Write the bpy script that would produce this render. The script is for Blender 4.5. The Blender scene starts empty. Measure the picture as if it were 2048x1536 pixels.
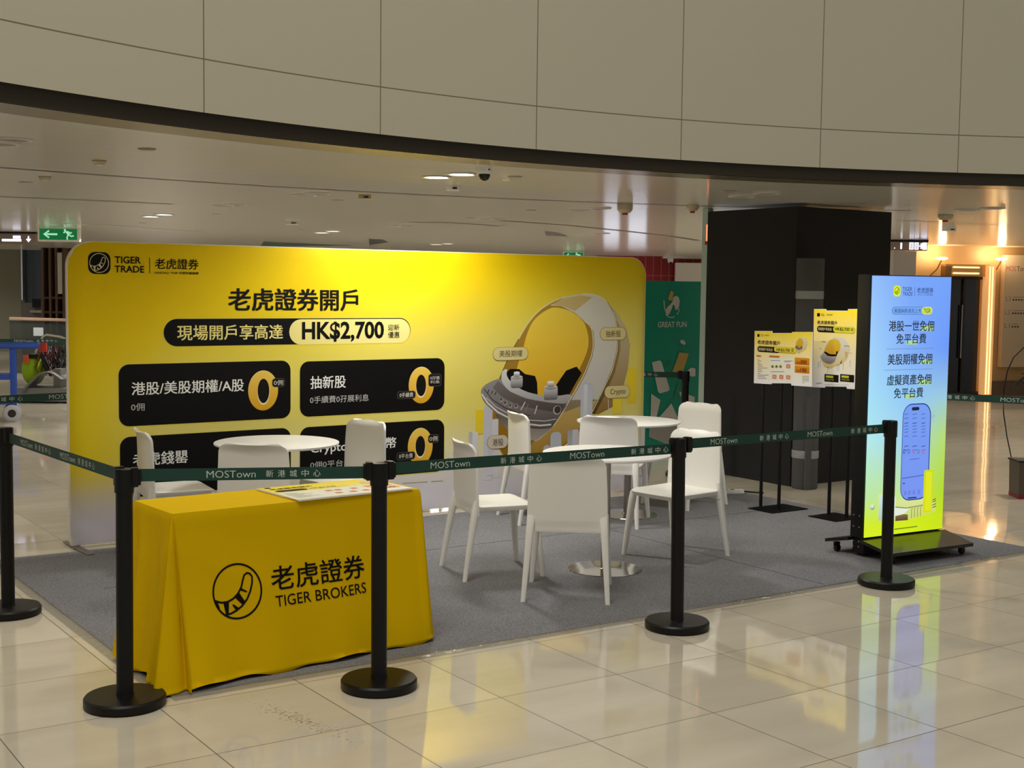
import bpy, bmesh, math, random
from mathutils import Vector, Matrix
random.seed(7)
S = bpy.context.scene
COL = S.collection
R = math.radians

# ---------------------------------------------------------------- camera
cd = bpy.data.cameras.new('camera'); cam = bpy.data.objects.new('camera', cd); COL.objects.link(cam)
cd.sensor_fit = 'HORIZONTAL'; cd.sensor_width = 36.0; cd.lens = 36.0 * 2621.611 / 2048.0
cd.clip_start = 0.05; cd.clip_end = 200
cam.matrix_world = Matrix(((0.827939, 0.031382, -0.559940, -1.883496), (-0.560689, 0.067789, -0.825247, -5.317599), (0.012059, 0.997206, 0.073721, 1.757250), (0.000000, 0.000000, 0.000000, 1.000000)))
S.camera = cam
# ---------------------------------------------------------------- world, exposure
w = bpy.data.worlds.new('world'); S.world = w; w.use_nodes = True
w.node_tree.nodes['Background'].inputs[0].default_value = (0.78, 0.785, 0.775, 1)
w.node_tree.nodes['Background'].inputs[1].default_value = 0.50
S.view_settings.view_transform = 'Standard'; S.view_settings.look = 'None'
S.view_settings.exposure = 0.0; S.view_settings.gamma = 1.0; S.view_settings.use_curve_mapping = False
S.cycles.use_denoising = True
S.cycles.max_bounces = 8; S.cycles.diffuse_bounces = 4; S.cycles.glossy_bounces = 4; S.cycles.transmission_bounces = 6
S.cycles.sample_clamp_indirect = 6.0

CZ = 2.535                      # low ceiling height
AC = (2.883, -6.482); AR = 7.952   # round opening in the low ceiling

def light(kind, name, loc, energy, color, **kw):
    l = bpy.data.lights.new(name, kind); l.energy = energy; l.color = color
    for k, v in kw.items(): setattr(l, k, v)
    o = bpy.data.objects.new(name, l); COL.objects.link(o); o.location = loc
    return o
# high lamps over the round atrium
atr = light('AREA', 'atrium_light', (-2.2, -2.4, 8.6), 400, (1.0, 0.95, 0.85), shape='DISK', size=4.5)
# added fill spots without fixtures, brightening the space behind and beside the booth
for gx in (-5.0, -.5, 4.0, 9.0, 14.0, 19.0, 24.0):
    for gy in (5.2, 9.6, 14.0, 20.0, 27.0):
        if gx > 12 and gy < 8: continue
        light('SPOT', 'ceiling_fill', (gx, gy, CZ - .03), 110 if gx < 3 else 190, (1.0, .97, .93), spot_size=R(150), spot_blend=.8, shadow_soft_size=.12)
for gx, gy in ((8.6, 1.2), (10.5, -3.5), (11.5, 3.6), (14.5, 6.0), (-3.6, 3.4), (-5.5, -1.0), (.1, 1.95), (5.5, 1.5)):  # more fill spots added to brighten banner, booth and lobby, no fixtures there
    light('SPOT', 'ceiling_fill', (gx, gy, CZ - .03), (40 if gx < 1 else 66) if -1 < gx < 6 else 110, (1.0, .95, .86), spot_size=R(150), spot_blend=.8, shadow_soft_size=.12)

# ---------------------------------------------------------------- helpers
def lin(c):
    c = c / 255.0
    return c / 12.92 if c <= 0.04045 else ((c + 0.055) / 1.055) ** 2.4
def rgb(c): return (lin(c[0]), lin(c[1]), lin(c[2]), 1.0)

def mat(name, col, rough=0.5, metal=0.0, emit=None, strength=1.0, noise=None, bump=None, spec=None, alpha=None, trans=None):
    m = bpy.data.materials.new(name); m.use_nodes = True
    nt = m.node_tree; b = nt.nodes['Principled BSDF']
    b.inputs['Base Color'].default_value = rgb(col); b.inputs['Roughness'].default_value = rough
    b.inputs['Metallic'].default_value = metal
    if spec is not None: b.inputs['Specular IOR Level'].default_value = spec
    if trans is not None: b.inputs['Transmission Weight'].default_value = trans
    if alpha is not None: b.inputs['Alpha'].default_value = alpha
    if emit: b.inputs['Emission Color'].default_value = rgb(emit); b.inputs['Emission Strength'].default_value = strength
    if noise:
        sc, amt = noise
        tc = nt.nodes.new('ShaderNodeTexCoord'); n = nt.nodes.new('ShaderNodeTexNoise'); n.inputs['Scale'].default_value = sc; n.inputs['Detail'].default_value = 4
        r = nt.nodes.new('ShaderNodeMapRange'); r.inputs[3].default_value = 1 - amt; r.inputs[4].default_value = 1 + amt
        mx = nt.nodes.new('ShaderNodeVectorMath'); mx.operation = 'SCALE'; mx.inputs[0].default_value = rgb(col)[:3]
        nt.links.new(tc.outputs['Object'], n.inputs['Vector']); nt.links.new(n.outputs['Fac'], r.inputs[0])
        nt.links.new(r.outputs[0], mx.inputs['Scale']); nt.links.new(mx.outputs[0], b.inputs['Base Color'])
    if bump:
        sc, st = bump
        tc = nt.nodes.new('ShaderNodeTexCoord'); n = nt.nodes.new('ShaderNodeTexNoise'); n.inputs['Scale'].default_value = sc; n.inputs['Detail'].default_value = 3
        bp = nt.nodes.new('ShaderNodeBump'); bp.inputs['Strength'].default_value = st; bp.inputs['Distance'].default_value = 0.01
        nt.links.new(tc.outputs['Object'], n.inputs['Vector']); nt.links.new(n.outputs['Fac'], bp.inputs['Height']); nt.links.new(bp.outputs[0], b.inputs['Normal'])
    return m

class MB:
    def __init__(s): s.b = bmesh.new()
    def box(s, c, d, rz=0.0, bev=0.0, top=1.0, ry=0.0, rx=0.0):
        g = bmesh.ops.create_cube(s.b, size=1.0)['verts']
        for v in g:
            k = top if v.co.z > 0 else 1.0
            v.co = Vector((v.co.x * d[0] * k, v.co.y * d[1] * k, v.co.z * d[2]))
        if bev:
            es = list({e for v in g for e in v.link_edges})
            r = bmesh.ops.bevel(s.b, geom=es, offset=bev, segments=2, affect='EDGES', profile=0.7)
            g = list({v for f in r['faces'] for v in f.verts} | {v for v in g if v.is_valid})
        M = Matrix.Translation(c) @ Matrix.Rotation(rz, 4, 'Z') @ Matrix.Rotation(ry, 4, 'Y') @ Matrix.Rotation(rx, 4, 'X')
        for v in g: v.co = M @ v.co
        return s
    def lathe(s, prof, n=40, c=(0, 0, 0)):
        rings = []
        for (r, z) in prof:
            if r < 1e-6: rings.append([s.b.verts.new((c[0], c[1], c[2] + z))])
            else: rings.append([s.b.verts.new((c[0] + r * math.cos(2*math.pi*i/n), c[1] + r * math.sin(2*math.pi*i/n), c[2] + z)) for i in range(n)])
        for a, b in zip(rings, rings[1:]):
            for i in range(n):
                j = (i + 1) % n
                if len(a) == 1: s.b.faces.new((a[0], b[i], b[j]))
                elif len(b) == 1: s.b.faces.new((a[i], b[0], a[j])) if True else None
                else: s.b.faces.new((a[i], b[i], b[j], a[j]))
        return s
    def tube(s, pts, r, n=8, closed=False):
        pts = [Vector(p) for p in pts]; rings = []
        for i, p in enumerate(pts):
            a = pts[i-1] if i else pts[0]; b = pts[i+1] if i < len(pts)-1 else pts[-1]
            t = (b - a).normalized(); u = t.cross(Vector((0, 0, 1)))
            if u.length < 1e-3: u = t.cross(Vector((0, 1, 0)))
            u.normalize(); v = t.cross(u)
            rr = r[i] if isinstance(r, (list, tuple)) else r
            rings.append([s.b.verts.new(p + rr * (math.cos(2*math.pi*k/n) * u + math.sin(2*math.pi*k/n) * v)) for k in range(n)])
        for a, b in zip(rings, rings[1:]):
            for i in range(n): s.b.faces.new((a[i], a[(i+1) % n], b[(i+1) % n], b[i]))
        s.b.faces.new(list(reversed(rings[0]))); s.b.faces.new(rings[-1])
        return s
    def prism(s, poly, z0, z1, M=None):
        a = [s.b.verts.new((x, y, z0)) for x, y in poly]; b = [s.b.verts.new((x, y, z1)) for x, y in poly]
        n = len(poly); s.b.faces.new(list(reversed(a))); s.b.faces.new(b)
        for i in range(n): s.b.faces.new((a[i], a[(i+1) % n], b[(i+1) % n], b[i]))
        if M is not None:
            for v in a + b: v.co = M @ v.co
        return s
    def quad(s, p): s.b.faces.new([s.b.verts.new(q) for q in p]); return s
    def grid(s, f, nu, nv, closed=False):
        vs = [[s.b.verts.new(f(i / nu, j / nv)) for i in range(nu + (0 if closed else 1))] for j in range(nv + 1)]
        m = len(vs[0])
        for j in range(nv):
            for i in range(nu):
                s.b.faces.new((vs[j][i], vs[j][(i+1) % m], vs[j+1][(i+1) % m], vs[j+1][i]))
        return s
    def build(s, name, material, parent=None, smooth=35, normals=True):
        if normals: bmesh.ops.recalc_face_normals(s.b, faces=s.b.faces)
        me = bpy.data.meshes.new(name); s.b.to_mesh(me); s.b.free()
        if material: me.materials.append(material)
        if smooth:
            me.polygons.foreach_set('use_smooth', [True] * len(me.polygons)); me.set_sharp_from_angle(angle=R(smooth))
        o = bpy.data.objects.new(name, me); COL.objects.link(o)
        if parent: o.parent = parent
        return o

def empty(name, loc, rz=0.0, label=None, cat=None, group=None):
    o = bpy.data.objects.new(name, None); COL.objects.link(o); o.empty_display_size = 0.1
    o.location = loc; o.rotation_euler = (0, 0, rz)
    tag(o, label, cat, group); return o
def tag(o, label=None, cat=None, group=None, kind=None):
    if label: o['label'] = label
    if cat: o['category'] = cat
    if group: o['group'] = group
    if kind: o['kind'] = kind
    return o
def struct(o): o['kind'] = 'structure'; return o
def copy_tree(o, parent=None):
    c = o.copy(); COL.objects.link(c)
    if parent: c.parent = parent
    for ch in list(o.children): copy_tree(ch, c)
    return c

# printed artwork: flat shapes stacked a fraction of a millimetre apart on a panel (local x along, z up, facing -y)
def print_mat(name, emit=0.0, rough=0.55):
    m = bpy.data.materials.new(name); m.use_nodes = True; nt = m.node_tree; b = nt.nodes['Principled BSDF']
    a = nt.nodes.new('ShaderNodeVertexColor'); a.layer_name = 'Col'
    b.inputs['Roughness'].default_value = rough; b.inputs['Specular IOR Level'].default_value = .18
    if emit:
        b.inputs['Base Color'].default_value = (0.02, 0.02, 0.02, 1); nt.links.new(a.outputs[0], b.inputs['Emission Color']); b.inputs['Emission Strength'].default_value = emit
    else: nt.links.new(a.outputs[0], b.inputs['Base Color'])
    return m
_tc = {}
def text_mesh(s, wgt):
    if (s, wgt) in _tc: return _tc[(s, wgt)]
    cu = bpy.data.curves.new('t', 'FONT'); cu.body = s; cu.size = 1; cu.offset = wgt; cu.resolution_u = 3
    o = bpy.data.objects.new('t', cu); COL.objects.link(o)
    dg = bpy.context.evaluated_depsgraph_get(); dg.update()
    me = o.evaluated_get(dg).to_mesh()
    vs = [(v.co.x, v.co.y) for v in me.vertices]; fs = [tuple(p.vertices) for p in me.polygons]
    o.evaluated_get(dg).to_mesh_clear(); bpy.data.objects.remove(o); bpy.data.curves.remove(cu)
    x0 = min(v[0] for v in vs); x1 = max(v[0] for v in vs); y0 = min(v[1] for v in vs); y1 = max(v[1] for v in vs)
    r = ([((x - x0) / (x1 - x0), (y - y0) / (y1 - y0)) for x, y in vs], fs, (x1 - x0) / (y1 - y0)); _tc[(s, wgt)] = r
    return r

class Art:
    STEP = 0.0002
    def __init__(s, base=0.0012, fn=None): s.b = bmesh.new(); s.cl = s.b.loops.layers.float_color.new('Col'); s.base = base; s.fn = fn
    def P(s, u, v, layer):
        off = s.base + layer * s.STEP
        return s.fn(u, v, off) if s.fn else Vector((u, -off, v))
    def face(s, pts, layer, col, col2=None, vr=None):
        if vr is None: v0 = min(p[1] for p in pts); v1 = max(p[1] for p in pts)
        else: v0, v1 = vr
        try: f = s.b.faces.new([s.b.verts.new(s.P(u, v, layer)) for u, v in pts])
        except ValueError: return
        c1 = rgb(col); c2 = rgb(col2) if col2 else c1
        for l, (u, v) in zip(f.loops, pts):
            k = 0 if v1 == v0 else (v1 - v) / (v1 - v0)
            l[s.cl] = [a + (b - a) * k for a, b in zip(c1, c2)]
    def rrect(s, L, u0, v0, u1, v1, r, col, col2=None):
        r = min(r, (u1-u0)/2, (v1-v0)/2)
        if r <= 0: pts = [(u0, v0), (u1, v0), (u1, v1), (u0, v1)]
        else:
            pts = []
            for cx, cy, a in ((u1-r, v0+r, -90), (u1-r, v1-r, 0), (u0+r, v1-r, 90), (u0+r, v0+r, 180)):
                pts += [(cx + r*math.cos(R(a+i*15)), cy + r*math.sin(R(a+i*15))) for i in range(7)]
        s.face(pts, L, col, col2)
    def ell(s, L, cx, cy, rx, ry, col, col2=None, n=40): s.face([(cx + rx*math.cos(2*math.pi*i/n), cy + ry*math.sin(2*math.pi*i/n)) for i in range(n)], L, col, col2)
    def poly(s, L, pts, col, col2=None):
        a = sum(p[0]*q[1]-q[0]*p[1] for p, q in zip(pts, pts[1:]+pts[:1]))
        s.face(pts if a > 0 else pts[::-1], L, col, col2)
    def stroke(s, L, pts, w, col):
        n = len(pts); nr = []
        for i in range(n):
            a = pts[max(0, i-1)]; b = pts[min(n-1, i+1)]; d = Vector((b[0]-a[0], b[1]-a[1])); d.normalize(); nr.append((-d.y*w/2, d.x*w/2))
        for i in range(n-1):
            p, q = pts[i], pts[i+1]; m, k = nr[i], nr[i+1]
            s.face([(p[0]-m[0], p[1]-m[1]), (q[0]-k[0], q[1]-k[1]), (q[0]+k[0], q[1]+k[1]), (p[0]+m[0], p[1]+m[1])], L, col)
    def text(s, L, u0, v0, u1, v1, t, col, wgt=0.0):
        cjk = any(ord(ch) > 0x2000 for ch in t); c = rgb(col)
        vs, fs, _ = text_mesh(t, 0.0 if cjk else wgt); k = wgt*(v1-v0)*.9 if cjk else 0
        for n_, (dx, dy) in enumerate(((0, 0), (-k, -k*.6), (k, k*.6), (-k, k*.6), (k, -k*.6)) if k > 0 else ((0, 0),)):
            bv = [s.b.verts.new(s.P(u0+k + x*(u1-u0-2*k) + dx, v0 + y*(v1-v0) + dy, L + .1*n_)) for x, y in vs]
            for f in fs:
                try: F = s.b.faces.new([bv[i] for i in f])
                except ValueError: continue
                for l in F.loops: l[s.cl] = c
    def logo(s, L, cx, cy, Rr, w, col):
        # ring with a striped curled tail inside
        n = 56
        s.stroke(L, [(cx + Rr*math.cos(2*math.pi*i/n), cy + Rr*math.sin(2*math.pi*i/n)) for i in range(n+1)], w, col)
        up = [(-.97, -.22), (-.7, -.33), (-.45, -.34), (-.2, -.26), (.02, -.1), (.18, .12), (.26, .36), (.34, .55), (.46, .62), (.58, .58), (.66, .46), (.64, .22), (.54, -.06), (.38, -.34), (.16, -.56), (-.1, -.7), (-.34, -.78), (-.56, -.8)]
        q = lambda p: (cx + p[0]*Rr, cy + p[1]*Rr)
        s.stroke(L, [q(p) for p in up], w, col)
        for p4 in (((-.97, -.22), (-.86, -.27), (-.78, -.52), (-.83, -.55)), ((-.62, -.33), (-.38, -.33), (-.44, -.78), (-.56, -.8)), ((-.26, -.48), (-.2, -.46), (.0, -.62), (-.12, -.7)), ((-.12, -.22), (.06, -.04), (.28, -.42), (.18, -.54)), ((.1, .02), (.15, .1), (.42, -.06), (.38, -.1))):
            s.poly(L + 1, [q(p) for p in p4], col)
    def run(s, items):
        for it in items:
            k = it[0]
            if k == 'r': s.rrect(it[1], it[2], it[3], it[4], it[5], it[6], it[7], it[8])
            elif k == 'e': s.ell(*it[1:])
            elif k == 'p': s.poly(*it[1:])
            elif k == 's': s.stroke(*it[1:])
            elif k == 't': s.text(*it[1:])
            elif k == 'logo': s.logo(*it[1:])
        return s
    def build(s, name, material, parent=None):
        me = bpy.data.meshes.new(name); s.b.to_mesh(me); s.b.free(); me.materials.append(material)
        o = bpy.data.objects.new(name, me); COL.objects.link(o)
        if parent: o.parent = parent
        return o

# ---------------------------------------------------------------- materials
PRINT = print_mat('printed_ink'); PRINT_LIT = print_mat('backlit_print', 0.95); GLOW = print_mat('lit_sign_print', 1.6)
black_metal = mat('black_powder_coat', (13, 12, 12), 0.4, bump=(900, .05), spec=.3)
black_matte = mat('black_paint', (17, 16, 15), 0.8, noise=(3, .12))
steel = mat('polished_steel', (205, 203, 200), 0.12, 1.0)
brushed = mat('brushed_steel', (170, 165, 158), 0.28, 1.0)
white_plastic = mat('white_plastic', (240, 238, 233), 0.42, bump=(300, .03))
white_top = mat('white_laminate', (248, 247, 245), 0.35)
white_paint = mat('white_paint', (226, 224, 218), 0.5)
belt_mat = mat('green_webbing', (10, 62, 52), 0.6, bump=(500, .1))

def tile_floor():
    m = bpy.data.materials.new('polished_stone_tiles'); m.use_nodes = True; nt = m.node_tree; N = nt.nodes.new; Lk = nt.links.new
    b = nt.nodes['Principled BSDF']
    geo = N('ShaderNodeNewGeometry'); sep = N('ShaderNodeSeparateXYZ'); Lk(geo.outputs['Position'], sep.inputs[0])
    T = 0.639
    def ax(out, off):
        a = N('ShaderNodeMath'); a.operation = 'SUBTRACT'; Lk(out, a.inputs[0]); a.inputs[1].default_value = off
        d = N('ShaderNodeMath'); d.operation = 'DIVIDE'; Lk(a.outputs[0], d.inputs[0]); d.inputs[1].default_value = T
        fl = N('ShaderNodeMath'); fl.operation = 'FLOOR'; Lk(d.outputs[0], fl.inputs[0])
        pp = N('ShaderNodeMath'); pp.operation = 'PINGPONG'; Lk(d.outputs[0], pp.inputs[0]); pp.inputs[1].default_value = 0.5
        ls = N('ShaderNodeMath'); ls.operation = 'LESS_THAN'; Lk(pp.outputs[0], ls.inputs[0]); ls.inputs[1].default_value = 0.0032
        return fl, ls
    fx, gx = ax(sep.outputs['X'], 2.462); fy, gy = ax(sep.outputs['Y'], -0.739)
    gr = N('ShaderNodeMath'); gr.operation = 'MAXIMUM'; Lk(gx.outputs[0], gr.inputs[0]); Lk(gy.outputs[0], gr.inputs[1])
    cv = N('ShaderNodeCombineXYZ'); Lk(fx.outputs[0], cv.inputs[0]); Lk(fy.outputs[0], cv.inputs[1])
    wn = N('ShaderNodeTexWhiteNoise'); Lk(cv.outputs[0], wn.inputs['Vector'])
    # soft veins along the tile
    mp = N('ShaderNodeVectorMath'); mp.operation = 'MULTIPLY'; Lk(geo.outputs['Position'], mp.inputs[0]); mp.inputs[1].default_value = (0.7, 3.0, 1)
    ad = N('ShaderNodeVectorMath'); ad.operation = 'ADD'; Lk(mp.outputs[0], ad.inputs[0])
    sc = N('ShaderNodeVectorMath'); sc.operation = 'SCALE'; Lk(wn.outputs['Color'], sc.inputs[0]); sc.inputs['Scale'].default_value = 9; Lk(sc.outputs[0], ad.inputs[1])
    no = N('ShaderNodeTexNoise'); no.inputs['Scale'].default_value = 1.6; no.inputs['Detail'].default_value = 5; Lk(ad.outputs[0], no.inputs['Vector'])
    r = N('ShaderNodeValToRGB'); r.color_ramp.elements[0].position = .3; r.color_ramp.elements[0].color = rgb((202, 192, 172)); r.color_ramp.elements[1].position = .7; r.color_ramp.elements[1].color = rgb((214, 205, 186))
    Lk(no.outputs['Fac'], r.inputs[0])
    tone = N('ShaderNodeMapRange'); Lk(wn.outputs['Value'], tone.inputs[0]); tone.inputs[3].default_value = .93; tone.inputs[4].default_value = 1.05
    s2 = N('ShaderNodeVectorMath'); s2.operation = 'SCALE'; Lk(r.outputs[0], s2.inputs[0]); Lk(tone.outputs[0], s2.inputs['Scale'])
    mx = N('ShaderNodeMix'); mx.data_type = 'RGBA'; Lk(gr.outputs[0], mx.inputs['Factor']); Lk(s2.outputs[0], mx.inputs[6]); mx.inputs[7].default_value = rgb((86, 74, 58))
    # scuffed smudge on the front tiles
    sd = N('ShaderNodeVectorMath'); sd.operation = 'SUBTRACT'; Lk(geo.outputs['Position'], sd.inputs[0]); sd.inputs[1].default_value = (0.335, -0.541, 0)
    sr = N('ShaderNodeVectorRotate'); sr.rotation_type = 'Z_AXIS'; sr.inputs['Angle'].default_value = 1.363; Lk(sd.outputs[0], sr.inputs['Vector'])
    sq = N('ShaderNodeVectorMath'); sq.operation = 'MULTIPLY'; Lk(sr.outputs[0], sq.inputs[0]); sq.inputs[1].default_value = (2.6, 14, 0)
    sl = N('ShaderNodeVectorMath'); sl.operation = 'LENGTH'; Lk(sq.outputs[0], sl.inputs[0])
    sn = N('ShaderNodeTexNoise'); sn.inputs['Scale'].default_value = 60; sn.inputs['Detail'].default_value = 4; Lk(geo.outputs['Position'], sn.inputs['Vector'])
    m1 = N('ShaderNodeMath'); m1.operation = 'MULTIPLY'; Lk(sl.outputs['Value'], m1.inputs[0]); m1.inputs[1].default_value = .16
    m2 = N('ShaderNodeMath'); m2.operation = 'SUBTRACT'; Lk(sn.outputs['Fac'], m2.inputs[0]); Lk(m1.outputs[0], m2.inputs[1])
    m3 = N('ShaderNodeMapRange'); Lk(m2.outputs[0], m3.inputs[0]); m3.inputs[1].default_value = .46; m3.inputs[2].default_value = .56; m3.inputs[3].default_value = 0; m3.inputs[4].default_value = .5
    mz = N('ShaderNodeMix'); mz.data_type = 'RGBA'; Lk(m3.outputs[0], mz.inputs['Factor']); Lk(mx.outputs[2], mz.inputs[6]); mz.inputs[7].default_value = rgb((70, 62, 48))
    Lk(mz.outputs[2], b.inputs['Base Color'])
    ro = N('ShaderNodeMapRange'); Lk(gr.outputs[0], ro.inputs[0]); ro.inputs[3].default_value = .055; ro.inputs[4].default_value = .6; Lk(ro.outputs[0], b.inputs['Roughness'])
    # each tile lies a hair out of level, so reflections break at the joints
    c = N('ShaderNodeVectorMath'); c.operation = 'SUBTRACT'; Lk(wn.outputs['Color'], c.inputs[0]); c.inputs[1].default_value = (.5, .5, .5)
    c2 = N('ShaderNodeVectorMath'); c2.operation = 'MULTIPLY'; Lk(c.outputs[0], c2.inputs[0]); c2.inputs[1].default_value = (.009, .009, 0)
    w2 = N('ShaderNodeTexNoise'); w2.inputs['Scale'].default_value = 1.4; Lk(geo.outputs['Position'], w2.inputs['Vector'])
    bp = N('ShaderNodeBump'); bp.inputs['Strength'].default_value = .06; bp.inputs['Distance'].default_value = .01; Lk(w2.outputs['Fac'], bp.inputs['Height'])
    a3 = N('ShaderNodeVectorMath'); a3.operation = 'ADD'; Lk(bp.outputs[0], a3.inputs[0]); Lk(c2.outputs[0], a3.inputs[1])
    n3 = N('ShaderNodeVectorMath'); n3.operation = 'NORMALIZE'; Lk(a3.outputs[0], n3.inputs[0]); Lk(n3.outputs[0], b.inputs['Normal'])
    b.inputs['Specular IOR Level'].default_value = .75
    return m

def carpet_mat():
    m = bpy.data.materials.new('grey_needle_carpet'); m.use_nodes = True; nt = m.node_tree; N = nt.nodes.new; Lk = nt.links.new
    b = nt.nodes['Principled BSDF']; b.inputs['Roughness'].default_value = .95; b.inputs['Specular IOR Level'].default_value = .15
    geo = N('ShaderNodeNewGeometry')
    n1 = N('ShaderNodeTexNoise'); n1.inputs['Scale'].default_value = 160; n1.inputs['Detail'].default_value = 3; Lk(geo.outputs['Position'], n1.inputs['Vector'])
    n2 = N('ShaderNodeTexNoise'); n2.inputs['Scale'].default_value = 2.2; n2.inputs['Detail'].default_value = 4; Lk(geo.outputs['Position'], n2.inputs['Vector'])
    r = N('ShaderNodeValToRGB'); r.color_ramp.elements[0].position = .3; r.color_ramp.elements[0].color = rgb((90, 90, 93)); r.color_ramp.elements[1].position = .7; r.color_ramp.elements[1].color = rgb((147, 146, 150)); Lk(n1.outputs['Fac'], r.inputs[0])
    k = N('ShaderNodeMapRange'); Lk(n2.outputs['Fac'], k.inputs[0]); k.inputs[3].default_value = .85; k.inputs[4].default_value = 1.12
    s2 = N('ShaderNodeVectorMath'); s2.operation = 'SCALE'; Lk(r.outputs[0], s2.inputs[0]); Lk(k.outputs[0], s2.inputs['Scale']); Lk(s2.outputs[0], b.inputs['Base Color'])
    bp = N('ShaderNodeBump'); bp.inputs['Strength'].default_value = .5; bp.inputs['Distance'].default_value = .004; Lk(n1.outputs['Fac'], bp.inputs['Height']); Lk(bp.outputs[0], b.inputs['Normal'])
    return m

def ceiling_mat():
    m = bpy.data.materials.new('glossy_ceiling_panels'); m.use_nodes = True; nt = m.node_tree; N = nt.nodes.new; Lk = nt.links.new
    b = nt.nodes['Principled BSDF']; b.inputs['Base Color'].default_value = rgb((236, 233, 222)); b.inputs['Roughness'].default_value = .16; b.inputs['Specular IOR Level'].default_value = .7
    geo = N('ShaderNodeNewGeometry'); mp = N('ShaderNodeVectorMath'); mp.operation = 'MULTIPLY'; Lk(geo.outputs['Position'], mp.inputs[0]); mp.inputs[1].default_value = (.6, 1.6, 1)
    n = N('ShaderNodeTexNoise'); n.inputs['Scale'].default_value = 2.0; n.inputs['Detail'].default_value = 2; Lk(mp.outputs[0], n.inputs['Vector'])
    bp = N('ShaderNodeBump'); bp.inputs['Strength'].default_value = .25; bp.inputs['Distance'].default_value = .006; Lk(n.outputs['Fac'], bp.inputs['Height']); Lk(bp.outputs[0], b.inputs['Normal'])
    return m

def fascia_mat():
    m = bpy.data.materials.new('curved_wall_panels'); m.use_nodes = True; nt = m.node_tree; N = nt.nodes.new; Lk = nt.links.new
    b = nt.nodes['Principled BSDF']; b.inputs['Roughness'].default_value = .5
    geo = N('ShaderNodeNewGeometry'); s = N('ShaderNodeSeparateXYZ'); Lk(geo.outputs['Position'], s.inputs[0])
    def M(op, a, bb=None):
        n = N('ShaderNodeMath'); n.operation = op
        for i, v in enumerate((a, bb)):
            if v is None: continue
            if isinstance(v, (int, float)): n.inputs[i].default_value = v
            else: Lk(v, n.inputs[i])
        return n.outputs[0]
    ang = M('ARCTAN2', M('SUBTRACT', s.outputs['Y'], AC[1]), M('SUBTRACT', s.outputs['X'], AC[0]))
    dg = M('MULTIPLY', M('SUBTRACT', ang, R(90.1)), 57.2958); t = M('ADD', M('MULTIPLY', dg, .1215), M('MULTIPLY', M('MULTIPLY', dg, dg), -.000146))
    vj = M('LESS_THAN', M('PINGPONG', t, .5), .0030)
    hz = M('LESS_THAN', M('ABSOLUTE', M('SUBTRACT', M('PINGPONG', M('SUBTRACT', s.outputs['Z'], 2.883), .9), 0)), .0035)
    j = M('MAXIMUM', vj, hz)
    cv = N('ShaderNodeCombineXYZ'); Lk(M('FLOOR', M('ADD', t, .5)), cv.inputs[0]); wn = N('ShaderNodeTexWhiteNoise'); Lk(cv.outputs[0], wn.inputs['Vector'])
    mx = N('ShaderNodeMix'); mx.data_type = 'RGBA'; Lk(j, mx.inputs['Factor']); mx.inputs[6].default_value = rgb((196, 190, 170)); mx.inputs[7].default_value = rgb((122, 114, 94)); Lk(mx.outputs[2], b.inputs['Base Color'])
    return m
FLOOR = tile_floor(); CARPET = carpet_mat(); CEIL = ceiling_mat(); FASC = fascia_mat()

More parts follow.
